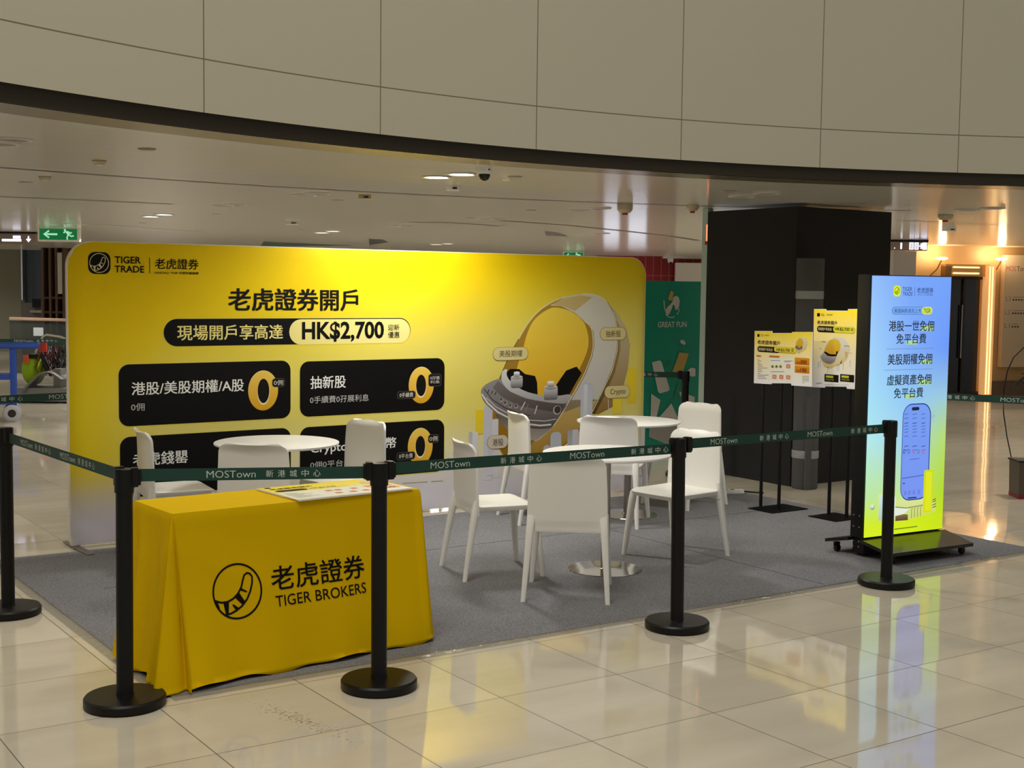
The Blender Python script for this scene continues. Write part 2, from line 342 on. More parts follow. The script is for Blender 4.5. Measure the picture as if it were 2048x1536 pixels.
# printed artwork in panel metres: rectangles, ellipses, outlines, strokes and lettering
ART = {
'banner': [
['r',1,0.1323,1.8104,0.2804,1.9543,0.045,[9,8,7],None],
['logo',3,0.2053,1.8823,0.062,0.0045,[225,215,160]],
['t',9,0.3073,1.8829,0.4844,1.9292,'TIGER',[9,8,7],0.018],
['t',9,0.3066,1.8234,0.5071,1.8682,'TRADE',[9,8,7],0.018],
['r',3,0.5428,1.8223,0.5472,1.9261,0,[9,8,7],None],
['t',9,0.5805,1.8507,0.8892,1.9219,'老虎證券',[9,8,7],0.012],
['t',9,0.58,1.8167,0.8889,1.834,'NASDAQ: TIGR 全資附屬機構',[9,8,7],0.02],
['t',9,1.1054,1.5694,2.1311,1.7255,'老虎證券開戶',[9,8,7],0.026],
['r',1,0.6335,1.3213,2.5892,1.5183,0.2,[235,215,80],None],
['r',2,0.6377,1.3256,2.5847,1.514,0.2,[9,8,7],None],
['r',3,1.5705,1.3245,2.5803,1.5068,0.2,[240,226,140],None],
['t',9,0.7327,1.3668,1.5207,1.4702,'現場開戶享高達',[240,226,140],0.018],
['t',9,1.6711,1.3375,2.3508,1.4889,'HK$2,700',[9,8,7],0.028],
['t',9,2.3857,1.4195,2.4857,1.464,'迎新',[9,8,7],0.008],
['t',9,2.3861,1.3617,2.486,1.41,'優惠',[9,8,7],0.008],
['r',1,0.3215,0.7899,1.5846,1.2159,0.075,[232,214,90],None],
['r',2,0.3259,0.7943,1.5806,1.2112,0.07,[9,8,7],None],
['r',1,1.6501,0.7907,2.8998,1.2064,0.075,[232,214,90],None],
['r',2,1.6549,0.7963,2.8952,1.2007,0.07,[9,8,7],None],
['r',1,0.325,0.3072,1.5863,0.7278,0.075,[232,214,90],None],
['r',2,0.33,0.3125,1.582,0.7237,0.07,[9,8,7],None],
['r',1,1.6501,0.3076,2.9008,0.7257,0.075,[232,214,90],None],
['r',2,1.6549,0.3133,2.8962,0.7205,0.07,[9,8,7],None],
['t',9,0.4127,1.0019,1.2196,1.0898,'港股/美股期權/A股',[245,245,240],0.014],
['t',9,0.4088,0.8968,0.5014,0.9483,'0佣',[205,205,200],0],
['e',3,1.3672,1.0012,0.1152,0.1432,[250,225,130],[214,160,30]],
['e',4,1.3672,1.0012,0.1111,0.1382,[244,205,90],[226,168,28]],
['e',5,1.3691,0.9922,0.0489,0.0924,[222,165,40],[255,245,200]],
['e',6,1.3691,0.998,0.0444,0.0872,[20,16,12],None],
['r',7,1.4357,1.0219,1.5345,1.0848,0.022,[95,88,72],None],
['r',8,1.4388,1.0248,1.5314,1.082,0.021,[22,18,15],None],
['t',9,1.4485,1.0345,1.5216,1.0722,'0佣',[215,212,205],0.006],
['t',9,1.7374,0.9991,2.0289,1.0912,'抽新股',[245,245,240],0.014],
['t',9,1.7355,0.8913,2.2219,0.944,'0手續費0孖展利息',[205,205,200],0],
['e',3,2.6841,0.9959,0.1129,0.1417,[250,225,130],[214,160,30]],
['e',4,2.6841,0.9959,0.1089,0.1368,[244,205,90],[226,168,28]],
['e',5,2.6819,0.9867,0.0487,0.0881,[222,165,40],[255,245,200]],
['e',6,2.6819,0.9929,0.0443,0.0831,[20,16,12],None],
['r',7,2.7471,0.9815,2.8654,1.0797,0.022,[95,88,72],None],
['r',8,2.7507,0.9846,2.8617,1.0766,0.021,[22,18,15],None],
['t',9,2.7623,1.0345,2.8497,1.0601,'0孖展',[215,212,205],0.006],
['t',9,2.7625,1.0051,2.85,1.0287,'利息',[215,212,205],0.006],
['r',7,2.4688,0.8951,2.633,0.9547,0.022,[95,88,72],None],
['r',8,2.4723,0.8982,2.6294,0.9516,0.021,[22,18,15],None],
['t',9,2.49,0.9071,2.6115,0.9428,'0手續費',[215,212,205],0.006],
['t',9,0.4171,0.5213,0.803,0.6118,'老虎錢罌',[245,245,240],0.014],
['t',9,1.7398,0.5099,2.4645,0.6078,'Crypto加密貨幣',[245,245,240],0.014],
['t',9,1.7383,0.4139,2.0753,0.4641,'0佣0平台費',[205,205,200],0],
['e',3,2.6785,0.5195,0.1119,0.1454,[250,225,130],[214,160,30]],
['e',4,2.6785,0.5195,0.1079,0.1403,[244,205,90],[226,168,28]],
['e',5,2.679,0.5156,0.0473,0.0845,[222,165,40],[255,245,200]],
['e',6,2.6789,0.5218,0.043,0.0798,[20,16,12],None],
['r',7,2.7488,0.5416,2.8471,0.6072,0.022,[95,88,72],None],
['r',8,2.7524,0.5448,2.8435,0.6041,0.021,[22,18,15],None],
['t',9,2.7615,0.5548,2.8343,0.5941,'0佣',[215,212,205],0.006],
['r',7,2.4674,0.424,2.6322,0.4859,0.022,[95,88,72],None],
['r',8,2.471,0.4271,2.6286,0.4828,0.021,[22,18,15],None],
['t',9,2.4887,0.4364,2.6106,0.4735,'0平台費',[215,212,205],0.006],
['s',3,[[2.522,0.245],[2.7471,0.2394]],0.006,[175,168,140]],
['s',3,[[2.7791,0.239],[2.8896,0.2364]],0.006,[175,168,140]],
['s',3,[[0.4225,0.2044],[0.4501,0.2036]],0.006,[175,168,140]],
['p',1,[[4.5089,1.6409],[4.6207,1.5646],[4.7356,1.423],[4.7842,1.2719],[4.7664,1.0781],[4.7092,0.8855],[4.6174,0.7512],[4.4424,0.6861],[4.3824,0.6932],[4.5467,0.9341],[4.6396,1.2313]],[214,204,170],[150,115,50]],
['p',2,[[4.4874,1.6239],[4.5989,1.5519],[4.6685,1.4236],[4.6786,1.2306],[4.6218,1.0389],[4.5156,0.8497],[4.4096,0.6919],[4.3769,0.6934],[4.5352,0.9559],[4.6396,1.2313],[4.6004,1.488]],[196,170,96],[92,66,30]],
['p',3,[[4.259,1.7089],[4.2956,1.7099],[4.3275,1.709],[4.3573,1.7056],[4.3879,1.6993],[4.4207,1.6901],[4.4538,1.6783],[4.4856,1.6634],[4.5142,1.6451],[4.5393,1.6235],[4.5616,1.5986],[4.5815,1.5705],[4.5992,1.5391],[4.6151,1.5033],[4.629,1.4634],[4.64,1.4218],[4.6472,1.381],[4.6502,1.3413],[4.6494,1.3016],[4.6457,1.262],[4.6398,1.2228],[4.632,1.1842],[4.6218,1.1461],[4.609,1.108],[4.5934,1.0697],[4.5746,1.0319],[4.5529,0.9946],[4.5289,0.956],[4.5031,0.9142],[4.4765,0.8683],[4.4484,0.8194],[4.4174,0.7691],[4.3818,0.7187],[4.3407,0.667],[4.2951,0.6137],[4.2469,0.5623],[4.1977,0.516],[4.1478,0.4755],[4.0964,0.4389],[4.0436,0.4062],[3.9893,0.3771],[3.9312,0.3507],[3.8702,0.3273],[3.8111,0.3087],[3.7586,0.2967],[3.7147,0.2924],[3.6765,0.2944],[3.6414,0.3013],[3.6068,0.3114],[3.5711,0.3253],[3.5361,0.3436],[3.5038,0.3643],[3.4763,0.3856],[3.4551,0.4069],[3.4387,0.4292],[3.4248,0.4531],[3.411,0.4791],[3.3964,0.5077],[3.3824,0.5385],[3.37,0.5706],[3.3605,0.6033],[3.354,0.6355],[3.3499,0.6679],[3.3482,0.7024],[3.3489,0.741],[3.3518,0.7861],[3.3571,0.8362],[3.3649,0.8866],[3.3755,0.933],[3.3902,0.9739],[3.4083,1.0118],[3.4278,1.048],[3.4467,1.0837],[3.4644,1.119],[3.482,1.1533],[3.4999,1.1867],[3.5186,1.2191],[3.5382,1.25],[3.5585,1.2795],[3.5795,1.3088],[3.6011,1.339],[3.6232,1.3712],[3.6459,1.4046],[3.6694,1.4374],[3.6941,1.4679],[3.72,1.496],[3.7471,1.5225],[3.775,1.547],[3.8036,1.5692],[3.8326,1.5885],[3.8622,1.6053],[3.8929,1.6204],[3.9252,1.6349],[3.9586,1.6491],[3.9931,1.6625],[4.0297,1.6746],[4.0695,1.6849],[4.1149,1.6935],[4.165,1.7006],[4.2146,1.7059]],[232,220,160],[170,128,30]],
['p',4,[[4.2555,1.7003],[4.2917,1.7013],[4.3232,1.7003],[4.3527,1.697],[4.3829,1.6907],[4.4152,1.6816],[4.448,1.6699],[4.4794,1.6552],[4.5077,1.6371],[4.5324,1.6158],[4.5544,1.5912],[4.5741,1.5634],[4.5915,1.5324],[4.6072,1.497],[4.6209,1.4576],[4.6318,1.4165],[4.6389,1.3762],[4.6419,1.337],[4.6411,1.2978],[4.6374,1.2587],[4.6316,1.2199],[4.6239,1.1818],[4.6138,1.1442],[4.6012,1.1066],[4.5858,1.0687],[4.5672,1.0314],[4.5458,0.9946],[4.5221,0.9565],[4.4967,0.9152],[4.4703,0.8699],[4.4426,0.8216],[4.412,0.7719],[4.3769,0.7221],[4.3363,0.671],[4.2913,0.6184],[4.2436,0.5676],[4.195,0.5219],[4.1457,0.4818],[4.095,0.4457],[4.0428,0.4133],[3.9892,0.3846],[3.9318,0.3584],[3.8715,0.3353],[3.8131,0.3169],[3.7612,0.305],[3.7178,0.3007],[3.6801,0.3027],[3.6454,0.3095],[3.6112,0.3194],[3.5759,0.3332],[3.5413,0.3512],[3.5093,0.3717],[3.4822,0.3927],[3.4612,0.4137],[3.445,0.4358],[3.4313,0.4594],[3.4176,0.4851],[3.4032,0.5134],[3.3893,0.5438],[3.3771,0.5756],[3.3677,0.6079],[3.3612,0.6397],[3.3572,0.6717],[3.3555,0.7058],[3.3562,0.7439],[3.3591,0.7885],[3.3643,0.838],[3.372,0.8879],[3.3825,0.9337],[3.397,0.9741],[3.4149,1.0116],[3.4343,1.0474],[3.4529,1.0826],[3.4704,1.1175],[3.4878,1.1515],[3.5055,1.1844],[3.524,1.2165],[3.5434,1.247],[3.5634,1.2761],[3.5842,1.3051],[3.6055,1.335],[3.6274,1.3668],[3.6498,1.3998],[3.6731,1.4321],[3.6974,1.4623],[3.7231,1.4901],[3.7498,1.5163],[3.7774,1.5405],[3.8057,1.5624],[3.8343,1.5815],[3.8636,1.598],[3.8939,1.613],[3.9258,1.6272],[3.9588,1.6413],[3.9929,1.6545],[4.0291,1.6664],[4.0684,1.6766],[4.1133,1.6851],[4.1627,1.6921],[4.2118,1.6973]],[176,140,52],[150,108,20]],
['p',5,[[3.9153,1.6102],[4.08,1.6808],[4.1131,1.6855],[4.1612,1.6924],[4.2135,1.699],[4.2591,1.7027],[4.2952,1.703],[4.3276,1.7013],[4.358,1.6973],[4.3881,1.6909],[4.4186,1.6824],[4.4485,1.6718],[4.477,1.6582],[4.5034,1.6409],[4.5276,1.6194],[4.55,1.5944],[4.5703,1.5661],[4.5882,1.5349],[4.6041,1.4999],[4.6179,1.4613],[4.6289,1.421],[4.6361,1.3811],[4.6391,1.3417],[4.6383,1.302],[4.6346,1.2623],[4.6287,1.223],[4.6187,1.1807],[4.605,1.1365],[4.5915,1.0973],[4.5823,1.07],[4.4343,0.8102],[4.0563,0.7166],[4.0701,0.7355],[4.0899,0.7627],[4.1122,0.7933],[4.1333,0.8222],[4.1526,0.8485],[4.172,0.8747],[4.1914,0.9013],[4.2108,0.9285],[4.2305,0.9561],[4.2504,0.984],[4.2699,1.013],[4.2886,1.044],[4.3073,1.0787],[4.3258,1.1163],[4.3425,1.1531],[4.3557,1.1858],[4.3647,1.2118],[4.3705,1.2335],[4.3738,1.2545],[4.3753,1.2783],[4.3748,1.3076],[4.372,1.34],[4.3675,1.3711],[4.362,1.3965],[4.3554,1.4144],[4.3475,1.4274],[4.3385,1.4376],[4.3286,1.4473],[4.3163,1.4569],[4.3021,1.4653],[4.2889,1.4721],[4.2797,1.4769],[4.1772,1.5483],[4.0292,1.6063]],[222,220,206],[202,200,196]],
['p',5,[[4.4342,0.8144],[4.3708,0.7277],[4.1973,0.5329],[3.9994,0.3974],[3.7686,0.3085],[3.6823,0.3061],[3.5813,0.3377],[3.6706,0.4099],[3.7756,0.5025],[3.8214,0.5123],[3.9642,0.6125],[4.0563,0.7166],[4.1333,0.8222]],[206,180,110],[176,128,26]],
['p',6,[[3.9255,1.6185],[4.0801,1.6726],[4.2273,1.6941],[4.3613,1.6824],[4.2819,1.6318],[4.1769,1.5649],[4.0448,1.6063]],[214,190,120],[205,186,130]],
['s',7,[[4.259,1.7089],[4.2821,1.7082],[4.3154,1.7075],[4.3528,1.7051],[4.3879,1.6993],[4.4207,1.6901],[4.4538,1.6783],[4.4856,1.6634],[4.5142,1.6451],[4.5393,1.6235],[4.5616,1.5986],[4.5815,1.5705],[4.5992,1.5391],[4.6151,1.5033],[4.629,1.4634],[4.64,1.4218],[4.6472,1.381],[4.6502,1.3413],[4.6494,1.3016],[4.6457,1.262],[4.6398,1.2228],[4.632,1.1842],[4.6218,1.1461],[4.609,1.108],[4.5934,1.0697],[4.5746,1.0319],[4.5529,0.9946],[4.5289,0.956],[4.5031,0.9142],[4.4765,0.8683],[4.4484,0.8194],[4.4174,0.7691],[4.3818,0.7187],[4.3407,0.667],[4.2951,0.6137],[4.2469,0.5623],[4.1977,0.516],[4.1422,0.4735],[4.0817,0.4338],[4.0271,0.4005],[3.9893,0.3771]],0.01,[236,230,200]],
['s',7,[[3.6011,1.339],[3.6174,1.3627],[3.6407,1.397],[3.6675,1.4345],[3.6941,1.4679],[3.72,1.496],[3.7471,1.5225],[3.775,1.547],[3.8036,1.5692],[3.8326,1.5885],[3.8622,1.6053],[3.8929,1.6204],[3.9252,1.6349],[3.9629,1.6496],[4.0048,1.6639],[4.0429,1.6762],[4.0695,1.6849]],0.008,[238,228,170]],
['s',7,[[4.5219,1.6452],[4.6069,1.5391],[4.655,1.3809],[4.6476,1.2226],[4.6012,1.0695],[4.5108,0.914],[4.3894,0.7184],[4.2051,0.5156]],0.006,[110,84,48]],
['s',7,[[3.3755,0.933],[3.4467,1.0837],[3.5186,1.2191],[3.6011,1.339]],0.006,[90,62,20]],
['s',8,[[4.2797,1.4769],[4.2889,1.4721],[4.3021,1.4653],[4.3163,1.4569],[4.3286,1.4473],[4.3385,1.4376],[4.3475,1.4274],[4.3554,1.4144],[4.362,1.3965],[4.3675,1.3711],[4.372,1.34],[4.3748,1.3076],[4.3753,1.2783],[4.3738,1.2545],[4.3705,1.2335],[4.3647,1.2118],[4.3557,1.1858],[4.3425,1.1531],[4.3258,1.1163],[4.3073,1.0787],[4.2886,1.044],[4.2699,1.013],[4.2504,0.984],[4.2305,0.9561],[4.2108,0.9285],[4.1914,0.9013],[4.172,0.8747],[4.1526,0.8485],[4.1333,0.8222],[4.1144,0.7957],[4.0957,0.7693],[4.0766,0.7429],[4.0563,0.7166],[4.0355,0.6904],[4.0144,0.6643],[3.9912,0.6383],[3.9642,0.6125],[3.9297,0.585],[3.8898,0.5564],[3.8514,0.5308],[3.8214,0.5123],[3.8022,0.5033],[3.7897,0.5012],[3.7816,0.5022],[3.7756,0.5025]],0.008,[240,232,190]],
['s',7,[[4.2894,1.4735],[4.3384,1.4438],[4.3718,1.3931],[4.3851,1.2748],[4.3655,1.1822],[4.2984,1.0403],[4.2205,0.9248],[4.1429,0.8185]],0.006,[120,92,50]],
['p',6,[[3.7542,1.4919],[3.7787,1.5132],[3.8071,1.533],[3.8366,1.5506],[3.8648,1.5651],[3.8898,1.5768],[3.9132,1.5859],[3.938,1.5918],[3.9672,1.5939],[4.0037,1.5914],[4.0452,1.5849],[4.0871,1.5756],[4.1242,1.565],[4.1556,1.5526],[4.1837,1.5381],[4.2088,1.5224],[4.2311,1.5064],[4.2501,1.4914],[4.2657,1.4765],[4.2791,1.4597],[4.2912,1.4391],[4.3029,1.4129],[4.3135,1.3825],[4.3216,1.351],[4.3259,1.3212],[4.326,1.2945],[4.3226,1.2691],[4.316,1.2436],[4.3066,1.2163],[4.2933,1.1861],[4.2763,1.1543],[4.2577,1.1222],[4.2395,1.0916],[4.2233,1.0629],[4.2077,1.0352],[4.1899,1.0079],[4.1673,0.9803],[4.1421,0.9493],[4.115,0.9164],[4.0802,0.8873],[4.0325,0.8679],[3.9633,0.8602],[3.8784,0.8608],[3.7934,0.8679],[3.7237,0.8796],[3.671,0.8967],[3.6275,0.9197],[3.5941,0.9464],[3.5718,0.9748],[3.5636,1.0052],[3.568,1.0386],[3.5788,1.0734],[3.5897,1.1082],[3.6005,1.1429],[3.6141,1.1782],[3.6287,1.2137],[3.6424,1.2492],[3.6543,1.2855],[3.6657,1.3224],[3.6773,1.3581],[3.6903,1.3907],[3.7041,1.4195],[3.7184,1.4456],[3.7346,1.4695]],[244,214,76],[236,184,40]],
['p',7,[[3.4862,1.0745],[3.5204,1.0979],[3.6098,1.0955],[3.6705,1.0531],[3.7719,1.0338],[3.7932,0.9798],[3.8001,0.8685],[3.6729,0.9061],[3.5619,0.967],[3.4917,1.0299]],[9,8,7],None],
['p',7,[[4.0916,1.0703],[4.202,1.1009],[4.2565,1.0449],[4.189,0.9544],[4.1272,0.8644],[3.9805,0.8616],[3.9892,0.9527]],[9,8,7],None],
['p',8,[[3.3781,0.7396],[3.3849,0.7235],[3.4092,0.6939],[3.4379,0.664],[3.4676,0.6373],[3.5018,0.6102],[3.5378,0.5856],[3.575,0.5644],[3.614,0.5457],[3.6536,0.5301],[3.6966,0.5175],[3.7403,0.5079],[3.7756,0.5025],[3.7927,0.4994],[3.8012,0.5004],[3.8214,0.5123],[3.8753,0.5458],[3.9413,0.5904],[3.9745,0.6203],[3.9506,0.6194],[3.8938,0.6036],[3.8303,0.5946],[3.7647,0.6008],[3.6928,0.6138],[3.627,0.6299],[3.5711,0.65],[3.5211,0.6734],[3.4768,0.6945],[3.4343,0.7154],[3.3974,0.7342]],[92,84,82],[176,168,160]],
['p',9,[[3.4378,1.0195],[3.398,1.0214],[3.3542,1.0093],[3.3165,0.9952],[3.288,0.9825],[3.2656,0.9678],[3.2496,0.9534],[3.2412,0.9407],[3.2392,0.9282],[3.2405,0.9138],[3.2428,0.8969],[3.2484,0.878],[3.2604,0.8571],[3.2803,0.8335],[3.3067,0.8077],[3.3387,0.7817],[3.3765,0.7552],[3.4199,0.7284],[3.4669,0.7031],[3.5181,0.6794],[3.5728,0.6572],[3.6268,0.6381],[3.6785,0.6226],[3.7292,0.6102],[3.7791,0.6014],[3.831,0.5966],[3.8821,0.5954],[3.923,0.598],[3.9467,0.6042],[3.9599,0.6141],[3.9743,0.6287],[3.9938,0.6487],[4.0144,0.6734],[4.0356,0.7008],[4.0667,0.7346],[4.0983,0.7712],[4.1021,0.7983],[4.0614,0.8074],[3.9932,0.807],[3.9192,0.81],[3.8416,0.8212],[3.7584,0.8357],[3.6838,0.8525],[3.622,0.8705],[3.5682,0.8908],[3.523,0.9156],[3.4905,0.952],[3.4662,0.9929]],[150,148,150],[92,82,80]],
['p',10,[[3.4373,1.0598],[3.44,1.0724],[3.445,1.0809],[3.4516,1.0876],[3.461,1.0936],[3.472,1.0978],[3.4809,1.0989],[3.4862,1.0961],[3.4894,1.0902],[3.491,1.0825],[3.4887,1.0739],[3.4849,1.0635],[3.4865,1.0503],[3.4954,1.0333],[3.5097,1.0134],[3.5318,0.9923],[3.5638,0.9692],[3.6036,0.9448],[3.6475,0.9233],[3.6945,0.9063],[3.7457,0.8923],[3.7999,0.8808],[3.8586,0.8718],[3.9205,0.8653],[3.9805,0.8616],[4.0436,0.8646],[4.1048,0.8705],[4.143,0.868],[4.1481,0.8474],[4.1298,0.8185],[4.0968,0.7985],[4.0494,0.7952],[3.9876,0.8009],[3.9192,0.81],[3.842,0.8212],[3.7586,0.8357],[3.6838,0.8525],[3.6218,0.8714],[3.5678,0.8926],[3.523,0.9156],[3.4877,0.9414],[3.4613,0.9691],[3.4431,0.9951],[3.4349,1.0191],[3.435,1.0415]],[226,226,226],[168,166,168]],
['p',10,[[3.4038,1.0044],[3.523,0.9156],[3.6838,0.8525],[3.9192,0.81],[4.0917,0.7904],[4.0458,0.7171],[3.9049,0.7401],[3.6244,0.7936],[3.4498,0.8698],[3.3509,0.9539]],[120,112,112],[84,74,74]],
['s',11,[[3.2454,0.9057],[3.3041,0.8313],[3.4024,0.7546],[3.5362,0.6916],[3.7023,0.6425],[3.8298,0.6236],[3.9432,0.6261]],0.014,[226,226,224]],
['s',11,[[3.289,0.876],[3.3871,0.7957],[3.5258,0.7287],[3.7017,0.6754],[3.8806,0.6583],[3.9944,0.6694]],0.008,[205,200,198]],
['s',11,[[3.2689,0.9448],[3.3523,0.8535],[3.4756,0.7837],[3.6254,0.7323],[3.7265,0.7112]],0.007,[60,54,52]],
['s',11,[[3.3172,0.9391],[3.3031,0.9115]],0.008,[50,46,46]],
['s',11,[[3.3513,0.9294],[3.3371,0.9019]],0.008,[50,46,46]],
['s',11,[[3.3855,0.9198],[3.3712,0.8921]],0.008,[50,46,46]],
['e',11,3.4352,0.8542,0.0196,0.0186,[190,184,180],None],
['e',12,3.4337,0.8567,0.0147,0.0137,[98,88,86],None],
['e',11,3.475,0.8243,0.0197,0.0186,[190,184,180],None],
['e',12,3.4735,0.8268,0.0148,0.0138,[98,88,86],None],
['e',11,3.5247,0.8019,0.0198,0.0187,[190,184,180],None],
['e',12,3.5232,0.8044,0.0149,0.0138,[98,88,86],None],
['e',11,3.5844,0.7953,0.02,0.0188,[190,184,180],None],
['e',12,3.5829,0.7978,0.015,0.0139,[98,88,86],None],
['s',11,[[3.6742,0.8242],[3.6299,0.7607]],0.009,[220,216,212]],
['s',11,[[3.7047,0.8066],[3.6804,0.7502]],0.006,[150,144,140]],
['s',11,[[3.7963,0.7904],[3.772,0.7214]],0.009,[225,220,216]],
['e',11,4.0035,0.7441,0.0419,0.0375,[205,200,196],None],
['e',12,4.0066,0.7464,0.0345,0.0317,[70,62,60],None],
['r',12,3.5269,0.9417,3.6465,1.0312,0.02,[214,214,216],[96,92,94]],
['e',13,3.5859,1.0292,0.06,0.0163,[245,245,245],[120,116,118]],
['r',14,3.5557,1.0312,3.6155,1.0677,0.01,[240,240,240],[130,126,128]],
['e',15,3.5853,1.0677,0.0299,0.0089,[250,250,250],None],
['r',12,3.8622,0.8312,4.0051,0.938,0.02,[214,214,216],[96,92,94]],
['e',13,3.9325,0.936,0.0717,0.0191,[245,245,245],[120,116,118]],
['r',14,3.8965,0.938,3.9678,0.9791,0.01,[240,240,240],[130,126,128]],
['e',15,3.9317,0.9791,0.0358,0.0105,[250,250,250],None],
['r',9,4.7646,0.7688,4.8611,1.0683,0,[244,216,40],[240,214,60]],
['r',9,4.6007,0.6807,4.7013,0.8145,0,[246,222,50],[244,220,70]],
['r',9,3.1906,0.5864,3.2626,0.7787,0,[240,208,20],[240,214,60]],
['r',5,3.2696,0.2102,3.352,0.8071,0.01,[196,198,208],[222,222,232]],
['r',5,3.3526,0.2251,3.4113,0.6992,0.01,[214,214,224],[222,222,232]],
['r',16,4.2478,0.3901,4.3773,0.9632,0.04,[196,200,212],[222,222,232]],
['r',17,4.2802,0.3908,4.3233,0.9509,0.02,[222,224,232],[222,222,232]],
['r',16,3.1262,0.3633,3.1596,0.6071,0,[190,190,186],[222,222,232]],
['r',16,3.1597,0.3403,3.2123,0.6048,0,[222,222,226],[222,222,232]],
['r',16,3.3096,0.2491,3.3583,0.5525,0,[196,198,208],[222,222,232]],
['r',16,3.9362,0.3055,4.0512,0.561,0.04,[190,196,210],[222,222,232]],
['r',16,4.1143,0.2954,4.1674,0.5699,0,[170,172,180],[222,222,232]],
['r',16,4.1674,0.2915,4.2315,0.571,0,[210,212,222],[222,222,232]],
['r',16,3.8647,0.3118,3.9371,0.4578,0.03,[190,192,196],[222,222,232]],
['r',2,2.9766,0.3136,3.0188,0.4526,0,[212,208,196],[222,222,232]],
['r',2,3.0708,0.2469,3.1135,0.4666,0,[212,208,196],[222,222,232]],
['r',2,3.4598,0.0952,3.5044,0.218,0,[212,208,196],[222,222,232]],
['r',2,3.8373,0.0852,3.8838,0.2731,0,[212,208,196],[222,222,232]],
['r',2,3.7346,0.1143,3.7805,0.301,0,[212,208,196],[222,222,232]],
['r',2,2.921,0.278,2.9629,0.4166,0,[212,208,196],[222,222,232]],
['r',2,4.4969,0.2263,4.5466,0.6784,0,[212,208,196],[222,222,232]],
['r',2,4.5922,0.1762,4.6424,0.6093,0,[212,208,196],[222,222,232]],
['r',2,4.7216,0.145,4.7725,0.5811,0,[212,208,196],[222,222,232]],
['r',2,4.8166,0.1818,4.868,0.6416,0,[212,208,196],[222,222,232]],
['r',2,4.9211,0.1302,4.973,0.5709,0,[212,208,196],[222,222,232]],
['r',18,3.3474,1.1675,3.6981,1.2745,0.06,[150,130,80],None],
['r',19,3.3513,1.1716,3.694,1.2721,0.06,[226,212,150],None],
['t',22,3.4106,1.1958,3.6378,1.2493,'美股期權',[60,46,30],0],
['r',18,4.4439,1.3155,4.7368,1.4263,0.06,[150,130,80],None],
['r',19,4.4482,1.3197,4.7323,1.4238,0.06,[226,212,150],None],
['t',22,4.5094,1.3421,4.6753,1.3986,'抽新股',[60,46,30],0],
['r',18,4.504,0.8166,4.7941,0.9265,0.06,[150,130,80],None],
['r',19,4.5084,0.8209,4.7896,0.9239,0.06,[226,212,150],None],
['t',22,4.5703,0.8401,4.7377,0.8983,'Crypto',[60,46,30],0],
['r',18,3.3009,0.4571,3.5091,0.5686,0.06,[150,130,80],None],
['r',19,3.3048,0.4612,3.5051,0.5662,0.06,[214,204,186],None],
['t',22,3.352,0.4814,3.4598,0.5382,'港股',[60,46,30],0],
['s',5,[[4.5493,0.8184],[4.5577,0.6936]],0.006,[235,232,220]]],
'cloth': [
['logo',3,0.2686,0.3875,0.118,0.0085,[9,8,7]],
['t',9,0.439,0.3648,0.9367,0.4732,'老虎證券',[9,8,7],0.012],
['t',9,0.4514,0.2926,0.9372,0.3417,'TIGER BROKERS',[9,8,7],0.002]],
'light': [
['r',2,0.1989,1.7269,0.2637,1.7975,0.018,[222,240,40],None],
['logo',4,0.2312,1.7631,0.022,0.003,[60,80,30]],
['t',9,0.2812,1.7625,0.3701,1.7887,'TIGER',[30,52,110],0.004],
['t',9,0.2827,1.7314,0.3749,1.7573,'TRADE',[30,52,110],0.004],
['r',3,0.3953,1.7306,0.3981,1.7901,0,[30,52,110],None],
['t',9,0.4147,1.7487,0.5721,1.7881,'老虎證券',[30,52,110],0.004],
['t',9,0.4162,1.7352,0.5688,1.7428,'NASDAQ: TIGR 全資附屬機構',[30,52,110],0.01],
['r',2,0.1902,1.6086,0.5709,1.6586,0.04,[30,52,110],None],
['r',3,0.193,1.6106,0.5685,1.6566,0.04,[120,172,250],None],
['r',4,0.4689,1.6086,0.5709,1.6587,0.04,[214,236,60],None],
['t',9,0.2097,1.6179,0.4618,1.6473,'美國納斯達克上市',[30,52,110],0],
['t',9,0.4856,1.6186,0.5526,1.648,'TIGR',[30,52,110],0.01],
['t',9,0.1651,1.4981,0.592,1.5669,'港股一世免佣',[28,38,48],0.014],
['t',9,0.2383,1.4149,0.5188,1.4811,'免平台費',[28,38,48],0.014],
['t',9,0.1643,1.2767,0.5844,1.3483,'美股期權免佣',[28,38,48],0.014],
['t',9,0.1632,1.1409,0.5832,1.2105,'虛擬資產免佣',[28,38,48],0.014],
['t',9,0.2321,1.0541,0.5078,1.121,'免平台費',[28,38,48],0.014],
['r',2,0.4699,1.4992,0.5947,1.5344,0.006,[178,222,150],None],
['r',2,0.3328,1.4088,0.4367,1.4354,0.006,[178,222,150],None],
['r',2,0.4763,1.2761,0.5869,1.3097,0.006,[178,222,150],None],
['r',2,0.4593,1.1384,0.5843,1.1721,0.006,[178,222,150],None],
['r',2,0.336,1.0486,0.4307,1.0788,0.006,[178,222,150],None],
['r',3,0.149,1.3797,0.597,1.383,0,[110,140,190],None],
['r',3,0.1371,1.241,0.5895,1.2443,0,[110,140,190],None],
['r',5,0.3231,0.3608,0.5932,1.0133,0.085,[28,50,140],None],
['r',6,0.3282,0.3686,0.5849,1.0062,0.078,[118,160,246],[122,150,246]],
['r',7,0.4064,0.9669,0.4776,0.9896,0.02,[20,28,60],None],
['s',7,[[0.3372,0.9433],[0.3747,0.9472]],0.004,[60,90,170]],
['s',7,[[0.4129,0.9403],[0.4556,0.944]],0.004,[60,90,170]],
['s',7,[[0.499,0.937],[0.5372,0.9409]],0.004,[60,90,170]],
['s',7,[[0.3385,0.9165],[0.376,0.9204]],0.004,[60,90,170]],
['s',7,[[0.4143,0.9134],[0.4569,0.9171]],0.004,[60,90,170]],
